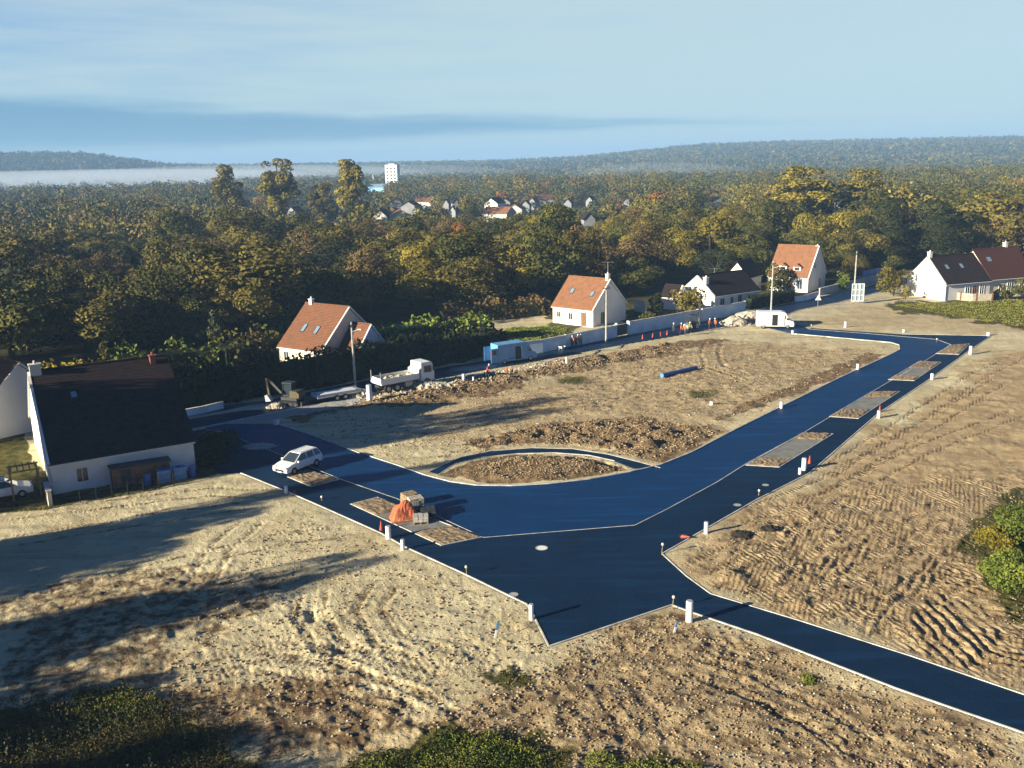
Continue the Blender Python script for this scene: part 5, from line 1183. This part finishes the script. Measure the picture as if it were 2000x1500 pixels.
# materials stacked on the first bay: orange covered heap and pallets of stone
o = Vector(onp(790, 1012)); T = thing('covered_heap', 'orange red tarpaulin covered heap on the bay above the white tubes', 'heap', (o.x, o.y, .05), .3)
b = MB(); n = 18; vs = []
for i in range(n + 1):
    for j in range(n + 1):
        x = (i / n - .5) * 2; y = (j / n - .5) * 2; r = max(abs(x), abs(y)) * .55 + math.hypot(x, y) * .45
        z = max(0, 1.05 * (1 - r ** 2.6)) * (1 + .3 * math.sin(3 * x + 1) * math.cos(4 * y)) + random.uniform(0, .07) * (r < .95)
        vs.append((x * 1.1, y * .95, z))
b.add(vs, [(i * (n + 1) + j, i * (n + 1) + j + 1, (i + 1) * (n + 1) + j + 1, (i + 1) * (n + 1) + j) for i in range(n) for j in range(n)]); b.build('tarpaulin', M['orange_tarp'], T)
b = MB(); b.tube((-1.1, -.9, .08), (1.1, -.95, .1), .05); b.build('hem_batten', M['stake_wood'], T)
def pallet(px, py, rz, label, rows, stone, off=0.0):
    o = Vector(onp(px, py)); T = thing('stone_pallet', label, 'pallet', (o.x, o.y, .05 + off), rz, 'pallets of paving on the bay'); b = MB()
    for x in (-.5, 0, .5): b.box((x, 0, .05), (.1, 1.0, .1))
    for i in range(6): b.box((0, -.42 + i * .168, .12), (1.15, .11, .03))
    b.build('pallet_base', M['stake_wood'], T)
    for k in range(rows):
        s = MB()
        for i in range(3):
            for j in range(3): s.box((-.37 + i * .37 + random.uniform(-.03, .03), -.32 + j * .32 + random.uniform(-.03, .03), .235 + k * .19), (.34, .29, .17), random.uniform(-.06, .06))
        s.build('stone_layer', stone, T)
pallet(812, 998, .4, 'tall pallet of beige stones behind the orange heap', 5, M['pale_stone']); pallet(800, 985, .6, 'rusty beige pallet farthest behind the orange heap', 4, M['stake_wood'])
pallet(836, 1010, .2, 'dark low pallet right of the orange heap', 3, M['dark_steel']); pallet(822, 1020, .1, 'grey pallet in front right of the orange heap', 2, M['concrete'])
# yard of the dark roofed house
o = h1.matrix_basis
def yard(name, label, x, y, build, cat, rz=0):
    p_ = o @ Vector((x, y, 0)); T = thing(name, label, cat, (p_.x, p_.y, 0), h1.rotation_euler[2] + rz); build(T); return T
def shed_(T):
    MB().box((0, 0, .8), (4.6, 1.1, 1.6)).build('shed_wall', M['brown_wood'], T); MB().box((0, -.1, 1.68), (4.9, 1.4, .12), 0, .02).build('shed_roof', M['dark_steel'], T); MB().box((-1.2, -.57, .75), (.8, .05, 1.4)).build('shed_door', M['dark_steel'], T)
yard('lean_to_shed', 'low dark lean-to shed along the front wall of the dark roofed house', 6.7, -.75, shed_, 'shed')
def tank_(T):
    b = MB(); b.box((0, 0, .62), (1.0, .9, 1.0), 0, 0, .96); b.build('tank_body', M['lblue_pvc'], T); MB().tube((0, 0, 1.12), (0, 0, 1.2), .2).build('lid', M['blue_pvc'], T); MB().box((0, 0, .06), (1.1, 1.0, .12)).build('base', M['stake_wood'], T)
    g = MB()
    for x in (-.5, 0, .5): g.tube((x, -.47, .12), (x, -.47, 1.12), .015, n=4)
    for z in (.4, .8): g.tube((-.52, -.47, z), (.52, -.47, z), .015, n=4)
    g.build('cage', M['steel'], T)
yard('water_tank', 'light blue water tank, left of the pair before the dark house', 8.3, -2.0, tank_, 'tank'); yard('water_tank', 'light blue water tank, right of the pair before the dark house', 9.6, -2.0, tank_, 'tank')
def drum_(T): MB().tube((0, 0, 0), (0, 0, .9), .3, n=14).build('drum_wall', M['blue_pvc'], T); MB().tube((0, 0, .9), (0, 0, .94), .31, n=14).build('lid', M['lblue_pvc'], T)
yard('blue_drum', 'dark blue drum left of the light blue tanks', 7.0, -2.0, drum_, 'drum'); yard('blue_drum', 'dark blue drum at the right corner of the dark house', 10.7, -1.9, drum_, 'drum')
def perg_(T):
    for x in (-1, 1):
        for y in (-.9, .9): MB().box((x, y, 1.15), (.14, .14, 2.3)).build('post', M['stake_wood'], T)
    b = MB(); b.box((0, -.9, 2.36), (2.3, .12, .12)).box((0, .9, 2.36), (2.3, .12, .12))
    for i in range(5): b.box((-.9 + i * .45, 0, 2.47), (.09, 2.2, .09))
    b.build('beams', M['stake_wood'], T)
yard('pergola', 'small wooden pergola at the left corner of the dark roofed house', -1.9, 1.2, perg_, 'pergola')
def lowwall_(T): MB().box((0, 0, .6), (.3, 2.6, 1.3)).build('masonry', M['cream_render'], T); MB().box((0, 0, 1.29), (.42, 2.7, .08)).build('coping', M['kerb'], T)
yard('corner_wall', 'short lit wall at the lower left corner of the dark house', -.5, -1.6, lowwall_, 'wall')
def yfence_(T):
    for i in range(7): MB().box((-3.6 + i * 1.2, 0, .5), (.07, .07, 1.1)).build('post', M['dark_steel'], T)
    b = MB()
    for z in (.2, .4, .6, .8, 1.0): b.tube((-3.6, 0, z), (3.6, 0, z), .012, n=4)
    b.build('wires', M['dark_steel'], T)
yard('wire_fence', 'thin wire fence between the dark house yard and the plots', 5.2, -3.4, yfence_, 'fence')

# ------------------------------------------------------------------ people at work
def person(px, py, bearing, label, top, pose=0, h=1.75):
    T = thing('person', label, 'person', onp(px, py), R(90 - bearing), 'workers on the street'); s = h / 1.75
    J = [(0,0,.95),(0,0,1.15),(.02*pose,0,1.38),(.03*pose,0,1.50),(.04*pose,0,1.62),(.04*pose,0,1.72)]
    lean = .25 * (pose == 2); J = [(x + lean * (z - .9), y, z - lean * .25 * (z - .9)) for x, y, z in J]
    V = list(J); Rr_ = [.15, .14, .165, .06, .095, .085]; E = [(i, i + 1) for i in range(5)]
    def chain(start, ps, rs):
        k = start
        for p_, r in zip(ps, rs): V.append(p_); Rr_.append(r); E.append((k, len(V) - 1)); k = len(V) - 1
    sx_ = J[2][0]
    for y, f in ((.1, .18 if pose else .05), (-.1, -.16 if pose else 0)): chain(0, [(0, y, .86), (f * .6, y * 1.1, .48), (f, y * 1.2, .08), (f + .14, y * 1.2, .04)], [.095, .065, .045, .04])
    for y, f in ((.2, .30 if pose else .08), (-.2, .25 if pose == 2 else .05)): chain(2, [(sx_, y, 1.36), (sx_ + f * .4, y * 1.2, 1.12), (sx_ + f, y * 1.15, .92), (sx_ + f * 1.15, y * 1.1, .84)], [.06, .045, .035, .03])
    me = bpy.data.meshes.new('body'); me.from_pydata([(x * s, y * s, z * s) for x, y, z in V], E, [])
    o = bpy.data.objects.new('body', me); COL.objects.link(o); o.parent = T; sk = o.modifiers.new('s', 'SKIN'); sk.use_smooth_shade = True
    for v, r in zip(me.skin_vertices[0].data, Rr_): v.radius = (r * s, r * s)
    me.skin_vertices[0].data[0].use_root = True; ss = o.modifiers.new('ss', 'SUBSURF'); ss.levels = ss.render_levels = 1
    for m_ in (top, M['work_trousers'], M['skin']): me.materials.append(m_)
    dg = bpy.context.evaluated_depsgraph_get(); ev = bpy.data.meshes.new_from_object(o.evaluated_get(dg)); o.modifiers.clear(); o.data = ev
    while len(ev.materials): ev.materials.pop()
    for m_ in (M['skin'], M['skin'], M['skin']): ev.materials.append(m_)
    # clothes: shells just outside the body
    for nm, zr, m_ in (('jacket', (.92, 1.50), top), ('trousers', (.09, .96), M['work_trousers'])):
        bm = bmesh.new(); bm.from_mesh(ev); bm.normal_update()
        for v in bm.verts: v.co += v.normal * .018
        bmesh.ops.delete(bm, geom=[f for f in bm.faces if not (zr[0] * s < f.calc_center_median().z < zr[1] * s) or (nm == 'trousers' and abs(f.calc_center_median().y) > .19 * s)], context='FACES')
        m2 = bpy.data.meshes.new(nm); bm.to_mesh(m2); bm.free(); m2.materials.clear(); m2.materials.append(m_); c = bpy.data.objects.new(nm, m2); COL.objects.link(c); c.parent = T
    hx = (J[5][0]) * s; MB().blob((hx, 0, 1.70 * s), .115 * s, 10).build('helmet', M['white_paint'], T, True)
    return T
for px, py, be, lab, top, po in [(952,738,120,'worker in red orange bending on the street edge left of the pale blue van','red',2),(1118,678,200,'worker in orange, left of the trio by the pale wall','hi_vis_orange',1),(1125,676,90,'worker in orange, middle of the trio by the pale wall','hi_vis_orange',2),(1134,675,160,'worker in yellow, right of the trio by the pale wall','hi_vis_yellow',0),
    (1330,652,100,'worker in orange standing left of the small loader','hi_vis_orange',1),(1338,656,220,'worker in orange bending before the small loader','hi_vis_orange',2),(1347,650,160,'worker in yellow beside the small loader','hi_vis_yellow',1),(1386,644,140,'worker in orange right of the street gap, left one','hi_vis_orange',0),(1396,643,200,'worker in orange right of the street gap, right one','hi_vis_orange',1),(1315,652,60,'worker in dark clothes at the left of the loader group','work_trousers',1)]:
    person(px, py, be, lab, M['red_pvc'] if top == 'red' else M[top], po)
# small dark loader among the workers, barrow by the van
T = thing('compact_roller', 'small dark roller machine among the workers by the street gap', 'roller', onp(1350, 641), R(35))
for x in (-.8, .8): MB().tube((x, -.6, .42), (x, .6, .42), .42, n=18).build('drum', M['steel'], T)
MB().box((0, 0, .85), (1.7, 1.0, .5), 0, 0, .9).build('body', M['dark_steel'], T); MB().box((-.1, 0, 1.2), (.5, .5, .12)).box((-.35, 0, 1.45), (.1, .5, .5)).build('seat', M['rubber'], T)
b = MB()
for x in (-.5, .6):
    for y in (-.5, .5): b.tube((x, y, 1.0), (x, y, 2.2), .04)
b.box((.05, 0, 2.22), (1.3, 1.1, .06)); b.build('canopy_frame', M['dark_steel'], T)
T = thing('wheelbarrow', 'pale wheelbarrow on the street left of the trio of workers', 'barrow', onp(1098, 684), .8)
MB().add([(-.45,-.35,.7),(.45,-.35,.65),(.45,.35,.65),(-.45,.35,.7),(-.3,-.2,.4),(.25,-.2,.35),(.25,.2,.35),(-.3,.2,.4)], [(0,1,5,4),(1,2,6,5),(2,3,7,6),(3,0,4,7),(4,5,6,7)]).build('tray', M['white_paint'], T)
MB().tube((.5, -.05, .2), (.5, .05, .2), .2, n=12).build('wheel', M['rubber'], T); b = MB()
for s in (-1, 1): b.tube((.5, s * .08, .2), (-1.0, s * .3, .7), .02); b.tube((-.3, s * .25, .45), (-.4, s * .28, 0), .02)
b.build('handles', M['steel'], T)
# hoses along the street edge
def hose(label, P, r, m):
    b = MB(); P = pts(P, .08); 
    for i in range(len(P) - 1): b.tube(P[i], P[i + 1], r, n=6)
    tag(b.build('cable_duct', m), label, 'duct')
hose('grey duct winding along the street edge right of the pale blue van', [(1060,706),(1110,704),(1140,698),(1160,692),(1168,684),(1205,682),(1215,674)], .06, M['concrete'])
hose('reddish cable on the ground right of the van doors', [(1062,712),(1075,707),(1090,702),(1100,703)], .05, M['red_pvc'])

# ------------------------------------------------------------------ air
def volume(name, label, dens, col, aniso=.0):
    m = bpy.data.materials.new(name); m.use_nodes = True; t = m.node_tree; t.nodes.clear(); v = N(t, 'ShaderNodeVolumePrincipled'); o_ = N(t, 'ShaderNodeOutputMaterial')
    v.inputs['Density'].default_value = dens; v.inputs['Color'].default_value = (*col, 1); v.inputs['Anisotropy'].default_value = aniso; t.links.new(v.outputs[0], o_.inputs['Volume']); return m
hz = MB().box((0, 0, 45), (14600, 14600, 112)).build('haze', volume('haze_air', '', .00028, (.36, .62, 1.0))); tag(hz, 'blue morning haze over the valley', 'haze', kind='stuff')
def mist(px_az, d, r, z, rx, ry, rz_, dens, label):
    b = MB().blob((0, 0, 0), 1, 24, 0.0, (rx, ry, rz_)); k = b.build('mist', volume('mist_air', '', dens, (.72, .84, 1.0))); k.location = (d * math.sin(R(px_az)), d * math.cos(R(px_az)), z); k.rotation_euler[2] = -R(px_az); tag(k, label, 'mist', kind='stuff')
mist(-27, 1420, 0, 6, 420, 230, 20, .0035, 'white mist bank lying in the left valley')
mist(-17, 1500, 0, 6, 330, 220, 22, .0018, 'thin mist behind the tall poplars')
mist(-24, 1250, 0, 14, 260, 120, 12, .0016, 'wisp of mist over the front edge of the valley')
mist(-12, 1300, 0, 8, 300, 150, 18, .0013, 'thin mist around the foot of the white tower')
mist(9, 900, 0, 10, 90, 60, 12, .0022, 'thin smoke over the middle woods')
